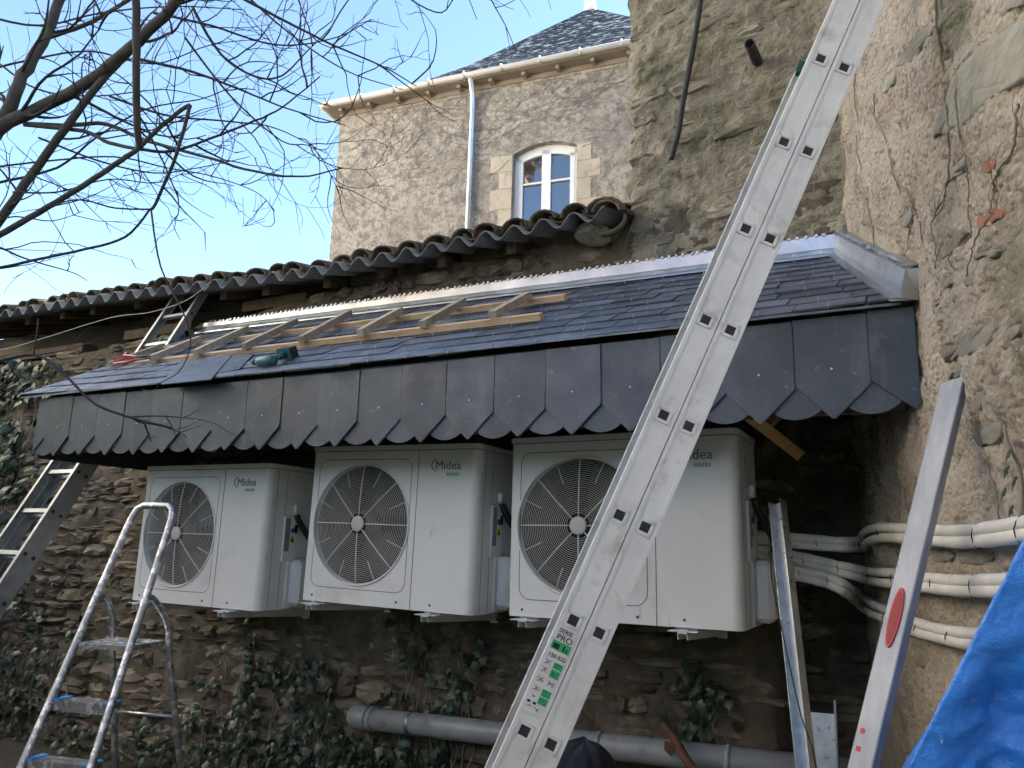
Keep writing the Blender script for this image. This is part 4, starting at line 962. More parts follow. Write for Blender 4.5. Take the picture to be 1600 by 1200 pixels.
def pipe_pair(lower, upper, label):
    root = empty('insulated_pipes', lower[len(lower)//2], label, 'pipe', 'white insulated pipe pairs to the heat pumps')
    for P in (lower, upper):
        L = smooth_line(P, 8); mb = MB(); mb.sweep(L, [lerp(.0215, .0168, i/len(L))*(1+.04*math.sin(i*1.1)+rnd(-.03, .03)) for i in range(len(L))], 10); at_root(mb, root).build('pipe', M['insul'], root)
    L = smooth_line(lower, 4); L2 = smooth_line(upper, 4)
    for i in range(4, len(L)-2, 5):
        c = (L[i]+L2[i])/2; e = (L[i]-L2[i]); t = (L[i+1]-L[i-1]).normalized(); rr_ = lerp(.0225, .018, i/len(L)); n_ = t.cross(e).normalized()*rr_; e = e.normalized()*(e.length/2+rr_)
        mb = MB(); mb.sweep([c+e*math.cos(k*.5236)+n_*math.sin(k*.5236)+t*rnd(-.004, .004) for k in range(12)], .0016, 5, closed=True); at_root(mb, root).build('cable_tie', M['black'], root)
def rp(x, y, off=.045): return onR(x, y, off)
def ap(x, y, Y): return at(x, y, Y)
pipe_pair([ap(1165, 842, .45), ap(1200, 846, .5), ap(1262, 853, .52), ap(1318, 856, .5), rp(1345, 856, .06), rp(1358, 846), rp(1380, 840), rp(1430, 843), rp(1500, 847), rp(1560, 842), rp(1615, 834), rp(1690, 826)],
          [ap(1165, 834, .45), ap(1200, 837, .5), ap(1262, 841, .52), ap(1318, 846, .5), rp(1344, 842, .06), rp(1352, 831), rp(1375, 824), rp(1430, 827), rp(1500, 830), rp(1560, 824), rp(1615, 815), rp(1690, 805)], 'topmost pair of white insulated pipes, bending up round the wall corner')
pipe_pair([ap(1165, 868, .45), ap(1200, 871, .5), ap(1245, 878, .5), ap(1290, 889, .48), ap(1330, 899, .45), rp(1362, 908), rp(1400, 913), rp(1450, 918), rp(1500, 923), rp(1555, 924), rp(1640, 926)],
          [ap(1165, 857, .45), ap(1200, 860, .5), ap(1245, 868, .5), ap(1290, 878, .48), ap(1330, 887, .45), rp(1362, 893), rp(1400, 896), rp(1450, 903), rp(1500, 908), rp(1555, 907), rp(1640, 905)], 'middle pair of white insulated pipes, level along the rendered wall')
pipe_pair([ap(1200, 892, .3), ap(1245, 901, .42), ap(1290, 912, .45), ap(1318, 925, .42), rp(1340, 943, .06), rp(1358, 957), rp(1385, 968), rp(1425, 985), rp(1465, 996), rp(1510, 1006), rp(1580, 1016)],
          [ap(1200, 885, .3), ap(1245, 891, .42), ap(1290, 900, .45), ap(1320, 913, .42), rp(1344, 930, .06), rp(1364, 944), rp(1390, 955), rp(1430, 972), rp(1470, 984), rp(1512, 990), rp(1580, 996)], 'lowest pair of white insulated pipes, dropping away below the others')
# galvanised channel standing under the canopy
a, b_ = at(1219, 785, .12), at(1266, 1205, -.18); d = (b_-a).normalized(); foot = a+d*((a.z)/-d.z)
ch_ = empty('metal_channel', foot, 'galvanised steel channel standing beside the heat pump by the wall corner', 'metal channel')
e1 = V((.85, -.53, 0)); e1 = (e1-d*e1.dot(d)).normalized(); e2 = d.cross(e1).normalized()
mb = MB(); w_ = .031
mb.bar(a, foot, e1*w_, e2*.001); at_root(mb, ch_).build('web', M['galv'], ch_)
for s in (-1, 1):
    mb = MB(); mb.bar(a+e1*s*w_+e2*.02, foot+e1*s*w_+e2*.02, e1*.001, e2*.02); at_root(mb, ch_).build('flange', M['galv'], ch_)
P = [at(x, y, Y) for x, y, Y in ((1198, 800, .2), (1204, 850, .15), (1206, 905, .0), (1222, 985, -.1), (1238, 1060, -.15), (1252, 1120, -.2), (1278, 1215, -.25))]
P.append(V((P[-1].x+.1, P[-1].y-.1, .02)))
mb = MB(); mb.sweep(smooth_line(P, 4), .0028, 5); tag(mb.build('electric_wire', M['black']), 'thin black wire dangling beside the galvanised channel', 'wire')
# grey sheet leaning in the dark corner
q = [at(1259, 1112, .35), at(1304, 1116, .35)]; q2 = [V((p.x, p.y-.18, .0)) for p in q]; shp = empty('metal_sheet', (q[0]+q[1])/2-V((0, 0, 1)), 'grey metal sheet leaning in the dark wall corner', 'metal sheet')
mb = MB(); mb.prism([q[0], q[1], q2[1], q2[0]], (0, .004, 0)); at_root(mb, shp).build('panel', M['galv'], shp)
mb = MB(); mb.bar(q[1]+V((.005, 0, .06)), q2[1]+V((.005, 0, 0)), (.004, 0, 0), (0, .02, 0)); at_root(mb, shp).build('folded_edge', M['alud'], shp)
# rusty bar over the pipe
a, b_ = at(1036, 1133, .38), at(1092, 1212, .22); mb = MB(); L = smooth_line([a, lerp(a, b_, .35)+V((.006, 0, .004)), lerp(a, b_, .7)+V((-.006, 0, 0)), b_, b_+(b_-a)*.6], 4)
rb = empty('rusty_iron_bar', b_, 'rusty iron bar hooked over the grey drain pipe', 'iron bar'); mb.sweep(L, .02, 8); at_root(mb, rb).build('bar', M['rust'], rb)
mb = MB(); mb.prism([at(x, y, .35) for x, y in ((1038, 1158), (1056, 1162), (1048, 1182), (1038, 1172))], (0, .012, 0)); at_root(mb, rb).build('hook_plate', M['rust'], rb)
# mason's rule leaning on the rendered wall
T = onR(1499, 592, .03); dT = (T-CAMP).dot(FW); Bq = atF(1364, 1150, dT/1.14); d = (Bq-T).normalized(); foot = T+d*((T.z)/-d.z)
ru = empty('masons_rule', foot, "aluminium mason's straightedge with a red oval grip, leaning on the rendered wall", 'straightedge')
vw = (CAMP-lerp(T, Bq, .4)).normalized(); e1 = d.cross(vw).normalized(); fn = e1.cross(d).normalized()
if fn.dot(vw) < 0: fn = -fn
if e1.dot(RT) < 0: e1 = -e1
fn = (fn*math.cos(.55)-e1*math.sin(.55)).normalized(); e1 = (e1-fn*e1.dot(fn)).normalized()
hw, hd = .030, .015; mb = MB(); Tt = T-e1*.01; 
cs_ = [(-hw, -hd), (-hw+.003, hd), (-.012, hd), (-.010, hd-.002), (.010, hd-.002), (.012, hd), (hw-.003, hd), (hw, hd-.003), (hw, -hd)]
cs_ = [(-hw, -hd), (-hw, hd-.002), (-hw+.003, hd), (hw-.003, hd), (hw, hd-.002), (hw, -hd)]
mb.prism([Tt+e1*u+fn*v+d*(.02 if u < 0 else .0) for u, v in cs_], foot-Tt); at_root(mb, ru).build('profile', M['rule'], ru)
c = atP(1399, 965, Tt+fn*(hd), fn); dn = d
def oval(L_, W_, off, m, name, th):
    mb = MB(); mb.prism([c+d*L_*math.cos(2*math.pi*k/28)+e1*W_*math.sin(2*math.pi*k/28)+fn*off for k in range(28)], fn*th); return at_root(mb, ru).build(name, m, ru)
oval(.078, .0150, .0004, M['red'], 'oval_grip', .004); oval(.069, .0112, .0046, M['reddark'], 'grip_recess', .0006)
for yy in (1142, 1170):
    c2 = atP(1348 if yy == 1142 else 1341, yy, Tt+fn*hd-e1*hw*.9, fn); mb = MB(); mb.bar(c2-d*.006, c2+d*.006, e1*.006, fn*.001); at_root(mb, ru).build('red_mark', M['red'], ru)
# stub of old pipe, iron rod on the gable
a = fG(1185, 98)+V((0, .12, 0)); b_ = at(1171, 68, .66); sb = empty('pipe_stub', a, 'stub of old dark pipe sticking out of the gable wall', 'pipe')
dd = (b_-a).normalized(); mb = MB(); n = 14; o1 = dd.orthogonal().normalized(); o2 = dd.cross(o1); vs = []
for (p, r) in ((a, .03), (b_, .03), (b_, .025), (lerp(a, b_, .3), .025)): vs += [p+(o1*math.cos(2*math.pi*k/n)+o2*math.sin(2*math.pi*k/n))*r for k in range(n)]
mb.add(vs, [(r*n+k, r*n+(k+1) % n, (r+1)*n+(k+1) % n, (r+1)*n+k) for r in range(3) for k in range(n)], True); at_root(mb, sb).build('tube', M['iron'], sb, fix=False)
mb = MB(); P = [at(x, y, .80) for x, y in ((1049, 249), (1053, 232), (1060, 205), (1067, 160), (1078, 100), (1088, 45), (1096, -10), (1108, -90))]
mb.sweep(smooth_line(P, 3), [.013, .016]+[.019]*20, 8); tag(mb.build('iron_rod', M['iron']), 'black iron rod hanging down the face of the gable wall', 'iron rod')
# tarpaulin over a leaning stack
def tarp():
    E0, E1 = atF(1330, 1368, 1.5), atF(1700, 640, 1.52)
    mb = MB(); back = (FW*1.0+RT*.62); back.z = 0; right = (RT*.84-FW*.36); right.z = -.3
    def f(u, v):
        e = lerp(E0, E1, v); uu = u-.2
        if uu < 0: p = e+back*(-uu)*1.6+V((0, 0, uu*.25))
        else: p = e+right*uu*1.0+V((0, 0, .07*math.sin(min(1, uu*1.6)*math.pi*.5)))
        k = min(1, abs(uu)*6); d_ = (e-E0).length
        x, y = uu, d_
        fold = k*(.028*math.sin(x*9-y*7+2.4*fbm(V((x*3, y*3, 1))))+.02*math.sin(x*21+y*5+3*fbm(V((x*4, y*4, 5)))))+k*.03*fbm(V((x*5, y*5, 4)))+.008*abs(fbm(V((x*9, y*7, 8))))
        p = p-FW*fold; p.z = max(p.z, .01); return p
    mb.grid(130, 170, f)
    o = mb.build('blue_tarpaulin', M['tarp'], fix=False)
    return tag(o, 'bright blue wrinkled tarpaulin draped over a stack beside the rendered wall', 'tarpaulin')
tp = tarp(); md = tp.modifiers.new('thickness', 'SOLIDIFY'); md.thickness = .003
# navy cloth bundle low behind the ladder
bc = atF(912, 1215, 2.75)
mb = MB()
def cl(u, v):
    a = 2*math.pi*u; h = v; r = lerp(.2, .105, h**1.3) if h < .9 else .105*math.sqrt(max(0, 1-((h-.9)/.1)**2))
    zt = bc.z+.13; z = lerp(0, zt, h)
    r *= 1+.16*fbm(V((math.cos(a)*1.5, math.sin(a)*1.5, h*4)))+.05*math.sin(a*7+h*6)
    return V((bc.x+r*math.cos(a), bc.y+r*.8*math.sin(a), z+.02*fbm(V((a, h*3, 2)))*h))
mb.grid(60, 50, cl); tag(mb.build('work_jacket', M['navy'], fix=False), 'navy work jacket with white paint spots bundled over a support behind the ladder', 'jacket')

# ------------------------------------------------------------------ ivy
def leaf_mesh(i):
    rs = random.Random(60+i); pts = [(0, 0), (.22, -.06), (.5, .1), (.34, .3), (.42, .58), (.2, .6), (0, 1.0), (-.2, .6), (-.42, .58), (-.34, .3), (-.5, .1), (-.22, -.06)]
    pts = [(x*rs.uniform(.85, 1.15), y*rs.uniform(.92, 1.08)) for x, y in pts]
    vs = [(x, y*-1, -.16*abs(x)-.12*(y-.4)**2+rs.uniform(-.02, .02)) for x, y in pts]+[(0, -.35, .05)]
    n = len(pts); mb = MB(); mb.add(vs, [(k, (k+1) % n, n) for k in range(n)], True); me = mb.mesh('leaf'); me.materials.append(M['ivy']); return me
leaves = [leaf_mesh(i) for i in range(5)]
def ivy(blobs, n, label, maxind, onw=None, seed=1, size=(.035, .075)):
    rs = random.Random(seed); root = None; stuff = MB(); pos = []
    tot = sum(b[4] for b in blobs)
    for _ in range(n):
        r = rs.uniform(0, tot)
        for bq in blobs:
            r -= bq[4]
            if r <= 0: break
        x, y = rs.gauss(bq[0], bq[2]), rs.gauss(bq[1], bq[3]); p = at(x, y, .7); p = at(x, y, YW(p.z))
        if not(.02 < p.z < wtop(min(p.x, .3))+.02): continue
        if noise.noise(V((p.x*3.1, seed, p.z*3.1))) < -.22: continue
        pos.append((p, rs.uniform(*size)))
    root = empty('ivy_plant', V((pos[0][0].x, .6, 0)), label, 'ivy', 'ivy plants climbing the garden wall'); IL = rootlocal(root)
    def LM(p, s):
        out = rs.uniform(-.01, .09)
        return IL @ Matrix.Translation((p.x, YW(p.z)-.03-out, p.z)) @ Matrix.Rotation(rs.gauss(0, .6), 4, 'Y') @ Matrix.Rotation(math.pi/2+rs.gauss(-.35, .35), 4, 'X') @ Matrix.Rotation(rs.gauss(0, .45), 4, 'Y') @ Matrix.Scale(s, 4)
    pos.sort(key=lambda t: -(t[1]/(t[0]-CAMP).length) if visible(t[0]) else 9)
    for i, (p, s) in enumerate(pos):
        me = rs.choice(leaves); MM = LM(p, s)
        if i < maxind: link('leaf', me, root, M=MM)
        else: stuff.add([MM @ v.co for v in me.vertices], [tuple(q.vertices) for q in me.polygons])
    if stuff.v: tag(stuff.build('small_leaves', M['ivy'], root, fix=False), kind='stuff')
    mb = MB()
    for i in range(min(26, len(pos)//6)):
        p, _ = rs.choice(pos); q = [p.copy()]; q[0].y = YW(p.z)-.03
        for k in range(9):
            z = q[-1].z-.07
            if z < 0: break
            q.append(V((q[-1].x+rs.uniform(-.035, .035), YW(z)-.03+rs.uniform(-.012, .006), z)))
        if len(q) > 3: mb.sweep(q, [.0025+.0012*k/len(q)*3 for k in range(len(q))], 4)
    if mb.v: tag(at_root(mb, root).build('stems', M['stem'], root, fix=False), kind='stuff')
ivy([(15, 620, 30, 90, 5), (5, 780, 30, 90, 3), (60, 560, 25, 40, 1), (30, 500, 30, 20, 1)], 760, 'dense ivy curtain on the garden wall beyond the canopy end', 230, seed=1, size=(.06, .11))
ivy([(40, 1060, 45, 70, 3), (60, 1160, 60, 40, 3), (120, 1010, 40, 40, .6), (0, 980, 30, 40, 1)], 620, 'ivy on the wall behind the lower steps of the stepladder', 170, seed=2)
ivy([(390, 1130, 60, 45, 4), (330, 1180, 60, 30, 2), (480, 1080, 40, 50, 2), (450, 1170, 50, 30, 3), (370, 1040, 30, 25, .8), (240, 1170, 40, 30, 1)], 760, 'thick ivy on the wall below the heat pump by the stepladder', 220, seed=3)
ivy([(640, 1030, 20, 45, 1.2), (730, 1060, 22, 45, 1.4), (620, 1170, 45, 20, 1.6), (560, 1180, 40, 20, 1.2), (720, 1180, 45, 20, 1), (690, 1100, 60, 12, .6)], 330, 'scattered ivy around the grey drain pipe below the middle heat pump', 140, seed=4)
ivy([(1085, 1100, 24, 30, 1), (1110, 1070, 14, 20, .4)], 60, 'small ivy tuft in the shade below the heat pump by the long ladder', 50, seed=5)
# ivy sprig on the rendered wall at the frame edge
root = empty('ivy_sprig', onR(1598, 780), 'sparse ivy sprig climbing the rendered wall above the blue tarpaulin', 'ivy'); IL = rootlocal(root)
mb = MB(); P = [fR(1588, 665)+NR*.02, fR(1592, 690)+NR*.02, fR(1597, 730)+NR*.02, fR(1600, 770)+NR*.02, fR(1608, 830)+NR*.02]; mb.sweep(smooth_line(P, 4), .004, 5); at_root(mb, root).build('stem', M['stem'], root)
for (x, y) in ((1583, 678), (1597, 702), (1588, 728), (1586, 762), (1600, 790), (1606, 745)):
    p = fR(x, y)+NR*.03; link('leaf', random.choice(leaves), root, M=IL @ Matrix.Translation(p) @ Matrix.Rotation(-math.pi/2+.2, 4, 'Z') @ Matrix.Rotation(math.pi/2-.3, 4, 'X') @ Matrix.Scale(.035, 4))

# ------------------------------------------------------------------ old house behind
A = atF(533, 172, 13.0); HU = V((.992, .127, 0)).normalized(); HN = V((HU.y, -HU.x, 0))
def hf(x, y, off=0): return atP(x, y, A+HN*off, HN)
def hp(u, z, off=0): return V((A.x, A.y, 0))+HU*u+HN*off+V((0, 0, z))
zg = A.z; HL = 6.8
hs_ = empty('old_house', hp(3.4, 0, -3.4), 'tall old roughcast house with slate hip roof and one arched white window', 'house')
uL, uR, zT, zB = 3.14, 4.14, 7.52, 5.9
def arch(u, h): t = (u-uL)/(uR-uL)*2-1; return h-.13*t*t
mb = MB(); wt = zg-.12
# front wall with an arched opening: strips
def quadw(u0, z0, u1, z1): mb.add([hp(u0, z0), hp(u1, z0), hp(u1, z1), hp(u0, z1)], [(0, 1, 2, 3)])
quadw(0, 0, uL, wt); quadw(uR, 0, HL, wt); quadw(uL, 0, uR, zB)
na = 10
for i in range(na):
    u0, u1 = lerp(uL, uR, i/na), lerp(uL, uR, (i+1)/na); z0, z1 = arch(u0, zT), arch(u1, zT)
    mb.add([hp(u0, z0), hp(u1, z1), hp(u1, wt), hp(u0, wt)], [(0, 1, 2, 3)]); mb.add([hp(u0, z0), hp(u1, z1), hp(u1, z1, -.22), hp(u0, z0, -.22)], [(0, 1, 2, 3)])
for u in (uL, uR): mb.add([hp(u, zB), hp(u, arch(u, zT)), hp(u, arch(u, zT), -.22), hp(u, zB, -.22)], [(0, 1, 2, 3)])
mb.add([hp(0, 0), hp(0, wt), hp(0, wt, -6.8), hp(0, 0, -6.8)], [(0, 1, 2, 3)]); mb.add([hp(HL, 0), hp(HL, wt), hp(HL, wt, -6.8), hp(HL, 0, -6.8)], [(0, 1, 2, 3)]); mb.add([hp(0, 0, -6.8), hp(HL, 0, -6.8), hp(HL, wt, -6.8), hp(0, wt, -6.8)], [(0, 1, 2, 3)])
at_root(mb, hs_).build('wall', M['hwall'], hs_, fix=False)
# stone surround
def hblock(u0, u1, z0, z1, off=.02):
    mb = MB(); c = hp((u0+u1)/2, (z0+z1)/2, off-.05); Rz = Matrix.Rotation(math.atan2(HU.y, HU.x), 3, 'Z'); mb.box(c, (u1-u0-.006, .1, z1-z0-.006), Rz, ch=.004); at_root(mb, hs_).build('stone', M['hstone'], hs_)
z = 5.9; k = 0
while z < 7.36:
    h_ = rnd(.26, .34); e = .36 if k % 2 == 0 else .22; hblock(uL-e, uL-.0, z, z+h_, .006); hblock(uR+.0, uR+(.36 if k % 2 else .22), z, z+h_, .006); z += h_; k += 1
# window
mb = MB(); fr = .055; wd = -.14
def fbar(u0, z0, u1, z1, w_, off=wd, d_=.03):
    a, b_ = hp(u0, z0, off), hp(u1, z1, off); dd = (b_-a).normalized(); sd = dd.cross(HN).normalized(); mb.bar(a, b_, sd*w_/2, HN*d_)
fbar(uL+.03, zB, uL+.03, arch(uL+.03, zT)-.01, .06); fbar(uR-.03, zB, uR-.03, arch(uR-.03, zT)-.01, .06)
for i in range(na):
    u0, u1 = lerp(uL, uR, i/na), lerp(uL, uR, (i+1)/na); fbar(u0, arch(u0, zT)-.035, u1, arch(u1, zT)-.035, .075)
win = at_root(mb, hs_).build('window', M['pvcw'], hs_)
um = (uL+uR)/2; pane = []
for s in (0, 1):
    ua, ub = (uL+.06, um-.0) if s == 0 else (um+.0, uR-.06)
    mb = MB(); 
    fbar(ua+.035, zB, ua+.035, arch(ua, zT)-.08, .07, wd+.012, .026); fbar(ub-.035, zB, ub-.035, arch(ub, zT)-.08, .07, wd+.012, .026)
    for i in range(5):
        u0, u1 = lerp(ua, ub, i/5), lerp(ua, ub, (i+1)/5); fbar(u0, arch(u0, zT)-.11, u1, arch(u1, zT)-.11, .07, wd+.012, .026)
    ztr = 6.93; fbar(ua+.06, ztr, ub-.06, ztr, .028, wd+.012, .02); fbar(ua+.06, 6.3, ub-.06, 6.3, .028, wd+.012, .02)
    at_root(mb, hs_).build('casement', M['pvcw'], win)
    for (z0, z1) in ((zB, 6.3), (6.3, ztr), (ztr, None)):
        za = z1 if z1 else arch(ua+.07, zT)-.1; zb = z1 if z1 else arch(ub-.07, zT)-.1
        mb = MB(); mb.prism([hp(ua+.05, z0, wd), hp(ub-.05, z0, wd), hp(ub-.05, zb, wd), hp(ua+.05, za, wd)], HN*-.006); at_root(mb, hs_).build('pane', M['glass'], win)
mb = MB(); mb.prism([hp(uL-.05, zB-.05, .06), hp(uR+.05, zB-.05, .06), hp(uR+.05, zB, .06), hp(uL-.05, zB, .06)], HN*-.28); at_root(mb, hs_).build('sill', M['hstone'], hs_)
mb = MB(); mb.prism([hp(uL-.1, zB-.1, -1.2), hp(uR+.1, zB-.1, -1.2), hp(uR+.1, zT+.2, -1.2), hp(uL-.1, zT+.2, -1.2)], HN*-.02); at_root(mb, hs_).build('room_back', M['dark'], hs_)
# eaves: soffit, rafter ends, gutter, downpipe
EO = .2
mb = MB(); mb.prism([hp(-EO, zg-.06, EO), hp(HL+EO, zg-.06, EO), hp(HL+EO, zg-.06, -6.8-EO), hp(-EO, zg-.06, -6.8-EO)], (0, 0, .05)); at_root(mb, hs_).build('soffit', M['soffit'], hs_)
mb = MB(); mb.prism([hp(0, zg-.14, .02), hp(HL, zg-.14, .02), hp(HL, zg-.062, .02), hp(0, zg-.062, .02)], HN*-.03); at_root(mb, hs_).build('wall_band', M['soffit'], hs_)
for i in range(13):
    u = .08+i*.54; mb = MB(); mb.bar(hp(u, zg-.1, 0), hp(u, zg-.092, EO-.05), HU*.028, (0, 0, .026)); at_root(mb, hs_).build('rafter_end', M['soffit'], hs_)
mb = MB(); mb.sweep([hp(-EO, zg-.0, EO+.03), hp(HL+EO, zg+.0, EO+.03)], .05, 10); gut = at_root(mb, hs_).build('gutter', M['hgut'], hs_)
mb = MB(); mb.sweep([hp(-EO-.03, zg, EO+.03), hp(-EO-.03, zg, -6.8)], .062, 10); at_root(mb, hs_).build('gutter', M['hgut'], hs_)
for i in range(11):
    u = -.1+i*.62; mb = MB(); mb.box(hp(u, zg, EO+.03), (.025, .11, .11), Matrix.Rotation(math.atan2(HU.y, HU.x), 3, 'Z')); at_root(mb, hs_).build('gutter_bracket', M['hgut'], gut)
mb = MB(); du = 2.47; mb.sweep(smooth_line([hp(du, zg-.02, EO), hp(du, zg-.12, EO-.05), hp(du, zg-.25, .1), hp(du, zg-.4, .07)], 3)+[hp(du, 0, .07)], .045, 10); at_root(mb, hs_).build('downpipe', M['zinc'], hs_)
# bell-cast hip roof
rings = [(-EO-.02, zg+.04), (.35, zg+.34), (1.6, zg+1.55), (3.38, zg+3.62)]
mb = MB(); R_ = []
for (i_, z) in rings:
    a = [(i_, -i_), (HL-i_, -i_), (HL-i_, -6.8+i_), (i_, -6.8+i_)]; R_.append([hp(u, z, o) for u, o in a])
vs = [p for r in R_ for p in r]; fs = [(r*4+k, r*4+(k+1) % 4, (r+1)*4+(k+1) % 4, (r+1)*4+k) for r in range(3) for k in range(4)]+[(12, 13, 14, 15)]
mb.add(vs, fs); rf = at_root(mb, hs_).build('roof', M['hslate'], hs_)
mb = MB(); c = hp(3.4, zg+3.62, -3.4); mb.sweep([c+V((0, 0, -.1)), c+V((0, 0, .1)), c+V((0, 0, .5))], [.14, .12, .1], 10); at_root(mb, hs_).build('finial', M['pvcw'], rf)
# dead creeper on the house front
mb = MB(); rs = random.Random(3)
for i in range(190):
    u, z = rs.uniform(.4, 4.9), zg-.25-abs(rs.gauss(0, .55)); a = rs.uniform(0, 6.28); q = []
    for k in range(9):
        q.append(hp(u, min(z, zg-.2), .012)); a += rs.gauss(0, .35); u += math.cos(a)*.09; z += math.sin(a)*.06
        if uL-.05 < u < uR+.05 and z < zT+.05: break
    if len(q) > 3: mb.sweep(q, .003, 4)
cr = tag(mb.build('dead_creeper', M['stemf'], fix=False), 'web of dead creeper stems high on the old house front', 'creeper')

# ------------------------------------------------------------------ bare tree on the left
tree = empty('bare_tree', atF(-420, 700, 4.2)*1, 'bare winter tree whose branches reach over the canopy end', 'tree'); tree.location.z = 0; TL = rootlocal(tree)
rs = random.Random(21); twigs = MB()
def tl(pts): return [atF(x, y, d_) for x, y, d_ in pts]
def twig(p, d, ln, r, depth):
    n = max(4, int(ln/.05)); q = [p.copy()]; dd = d.copy(); kids = []
    curl = V((rs.gauss(0, .07), rs.gauss(0, .07), rs.gauss(.05, .07)))
    for k in range(n):
        dd = (dd+curl+V((rs.gauss(0, .15), rs.gauss(0, .15), rs.gauss(0, .15)))).normalized(); q.append(q[-1]+dd*ln/n)
        if depth > 0 and k > 0 and rs.random() < (.26 if depth > 1 else .22): kids.append((q[-1].copy(), dd.copy()))
    twigs.sweep(q, [max(r*(1-.72*i/n), .0011) for i in range(n+1)], 4 if r < .006 else 5)
    for (kp, kd) in kids:
        sd = V((rs.gauss(0, 1), rs.gauss(0, 1), rs.gauss(0, 1))); sd = (sd-kd*sd.dot(kd)).normalized()
        twig(kp, (kd*rs.uniform(.6, 1)+sd*rs.uniform(.5, .9)).normalized(), ln*rs.uniform(.18, .5), r*.6, depth-1)
def limb(pts, r0, r1, nt=0, name='branch', dens=1.0, tl_=(.25, .75), depth=2, bias=None):
    L = smooth_line(tl(pts), 5); n = len(L)
    L = [p+V((rs.gauss(0, 1), rs.gauss(0, 1), rs.gauss(0, 1)))*r0*.08 for p in L]
    mb = MB(); mb.sweep(L, [lerp(r0, r1, i/(n-1)) for i in range(n)], 9 if r0 > .012 else 6); at_root(mb, tree).build(name, M['bark'] if r0 > .012 else M['twig'], tree)
    for i in range(nt):
        k = rs.randrange(max(1, n//8), n-1); t = (L[k+1]-L[k]).normalized()
        sd = V((rs.gauss(0, 1), rs.gauss(0, 1), rs.gauss(0, .8)))+(bias or V((0, 0, 0))); sd = (sd-t*sd.dot(t)).normalized()
        twig(L[k], (t*rs.uniform(.3, .9)+sd*.8).normalized(), rs.uniform(*tl_), lerp(r0, r1, k/n)*.3 if r0 > .012 else r0*.5, depth)
D1 = 3.9
limb([(-420, 560, 4.3), (-200, 330, 4.1), (-10, 205, D1), (70, 165, D1), (160, 112, 3.8), (230, 50, 3.7), (300, -20, 3.6), (380, -120, 3.5)], .038, .021, 15)
limb([(-60, 300, 4.0), (10, 178, D1), (35, 120, 4), (73, 52, 4.1), (98, -20, 4.2), (120, -120, 4.3)], .035, .022, 9)
limb([(-120, 520, 4.0), (-5, 352, 3.8), (60, 258, 3.8), (110, 190, 3.8), (160, 125, 3.8), (200, 84, 3.8)], .024, .016, 6)
limb([(-140, 440, 3.5), (-10, 372, 3.4), (60, 332, 3.4), (130, 290, 3.4), (190, 250, 3.4), (215, 233, 3.4), (258, 192, 3.4), (297, 163, 3.4)], .015, .009, 6)
limb([(209, -60, 2.9), (212, 0, 2.9), (213, 100, 2.9), (214, 190, 2.95), (219, 232, 3.0)], .0155, .0125, 1)
limb([(38, 194, 3.9), (110, 196, 3.9), (165, 194, 3.9), (230, 220, 3.8), (310, 242, 3.7), (400, 268, 3.6), (470, 276, 3.6), (535, 262, 3.6)], .013, .003, 6)
limb([(40, 195, 3.9), (130, 205, 3.8), (170, 223, 3.7), (219, 233, 3.6), (268, 236, 3.6), (330, 216, 3.6), (400, 188, 3.6), (440, 168, 3.7), (500, 120, 3.8)], .011, .003, 7)
limb([(297, 165, 3.4), (276, 240, 3.3), (243, 318, 3.3), (234, 327, 3.3)], .0085, .006, 2, tl_=(.2, .5))
limb([(234, 327, 3.3), (196, 370, 3.3), (130, 390, 3.3), (60, 405, 3.3), (0, 418, 3.3), (-80, 430, 3.3)], .005, .007, 4, tl_=(.2, .5))
limb([(236, 327, 3.3), (245, 390, 3.2), (257, 432, 3.2), (290, 497, 3.1), (297, 540, 3.1), (280, 580, 3.1), (245, 600, 3.1)], .0042, .0016, 1, tl_=(.1, .25), depth=1)
limb([(235, 327, 3.3), (180, 325, 3.3), (120, 312, 3.3), (60, 330, 3.3)], .004, .003, 3, tl_=(.2, .5))
limb([(-120, 590, 2.9), (0, 563, 2.8), (58, 555, 2.8), (100, 585, 2.75), (150, 632, 2.7), (215, 655, 2.7), (268, 668, 2.7)], .008, .003, 3, tl_=(.1, .35), depth=1)
limb([(52, 556, 2.8), (57, 525, 2.8), (60, 498, 2.8)], .004, .003, 0)
limb([(60, 554, 2.8), (110, 545, 2.8), (160, 528, 2.8)], .003, .0015, 1, tl_=(.1, .25), depth=1)
limb([(300, 10, 3.8), (345, 85, 3.8), (400, 120, 3.8), (440, 118, 3.8), (480, 80, 3.8), (520, 40, 3.8)], .008, .002, 5)
limb([(215, 92, 3.7), (300, 112, 3.7), (380, 142, 3.7), (450, 170, 3.7), (540, 196, 3.7)], .008, .0022, 6)
limb([(330, -30, 3.7), (430, 25, 3.7), (520, 70, 3.7), (600, 105, 3.7), (650, 135, 3.7)], .008, .002, 7)
limb([(360, -30, 4.2), (450, 50, 4.2), (540, 110, 4.2), (630, 140, 4.2)], .007, .002, 6)
limb([(170, 150, 4.2), (260, 180, 4.2), (360, 190, 4.2), (430, 200, 4.2), (510, 240, 4.2)], .007, .002, 6)
limb([(0, 260, 4.3), (90, 250, 4.3), (180, 245, 4.3), (260, 262, 4.3), (330, 275, 4.3), (400, 300, 4.3), (430, 330, 4.3)], .006, .0016, 5)
limb([(0, 285, 4.0), (90, 262, 4.0), (150, 215, 4.0), (230, 170, 4.0), (330, 150, 4.0), (420, 100, 4.0)], .008, .002, 6)
limb([(600, -60, 3.2), (630, -10, 3.2), (690, 20, 3.2), (720, -20, 3.2), (745, 30, 3.2)], .004, .0015, 6, tl_=(.15, .4), depth=1)
limb([(760, -80, 3.2), (765, -10, 3.2), (790, 40, 3.2), (806, 80, 3.2)], .004, .0014, 5, tl_=(.15, .35), depth=1)
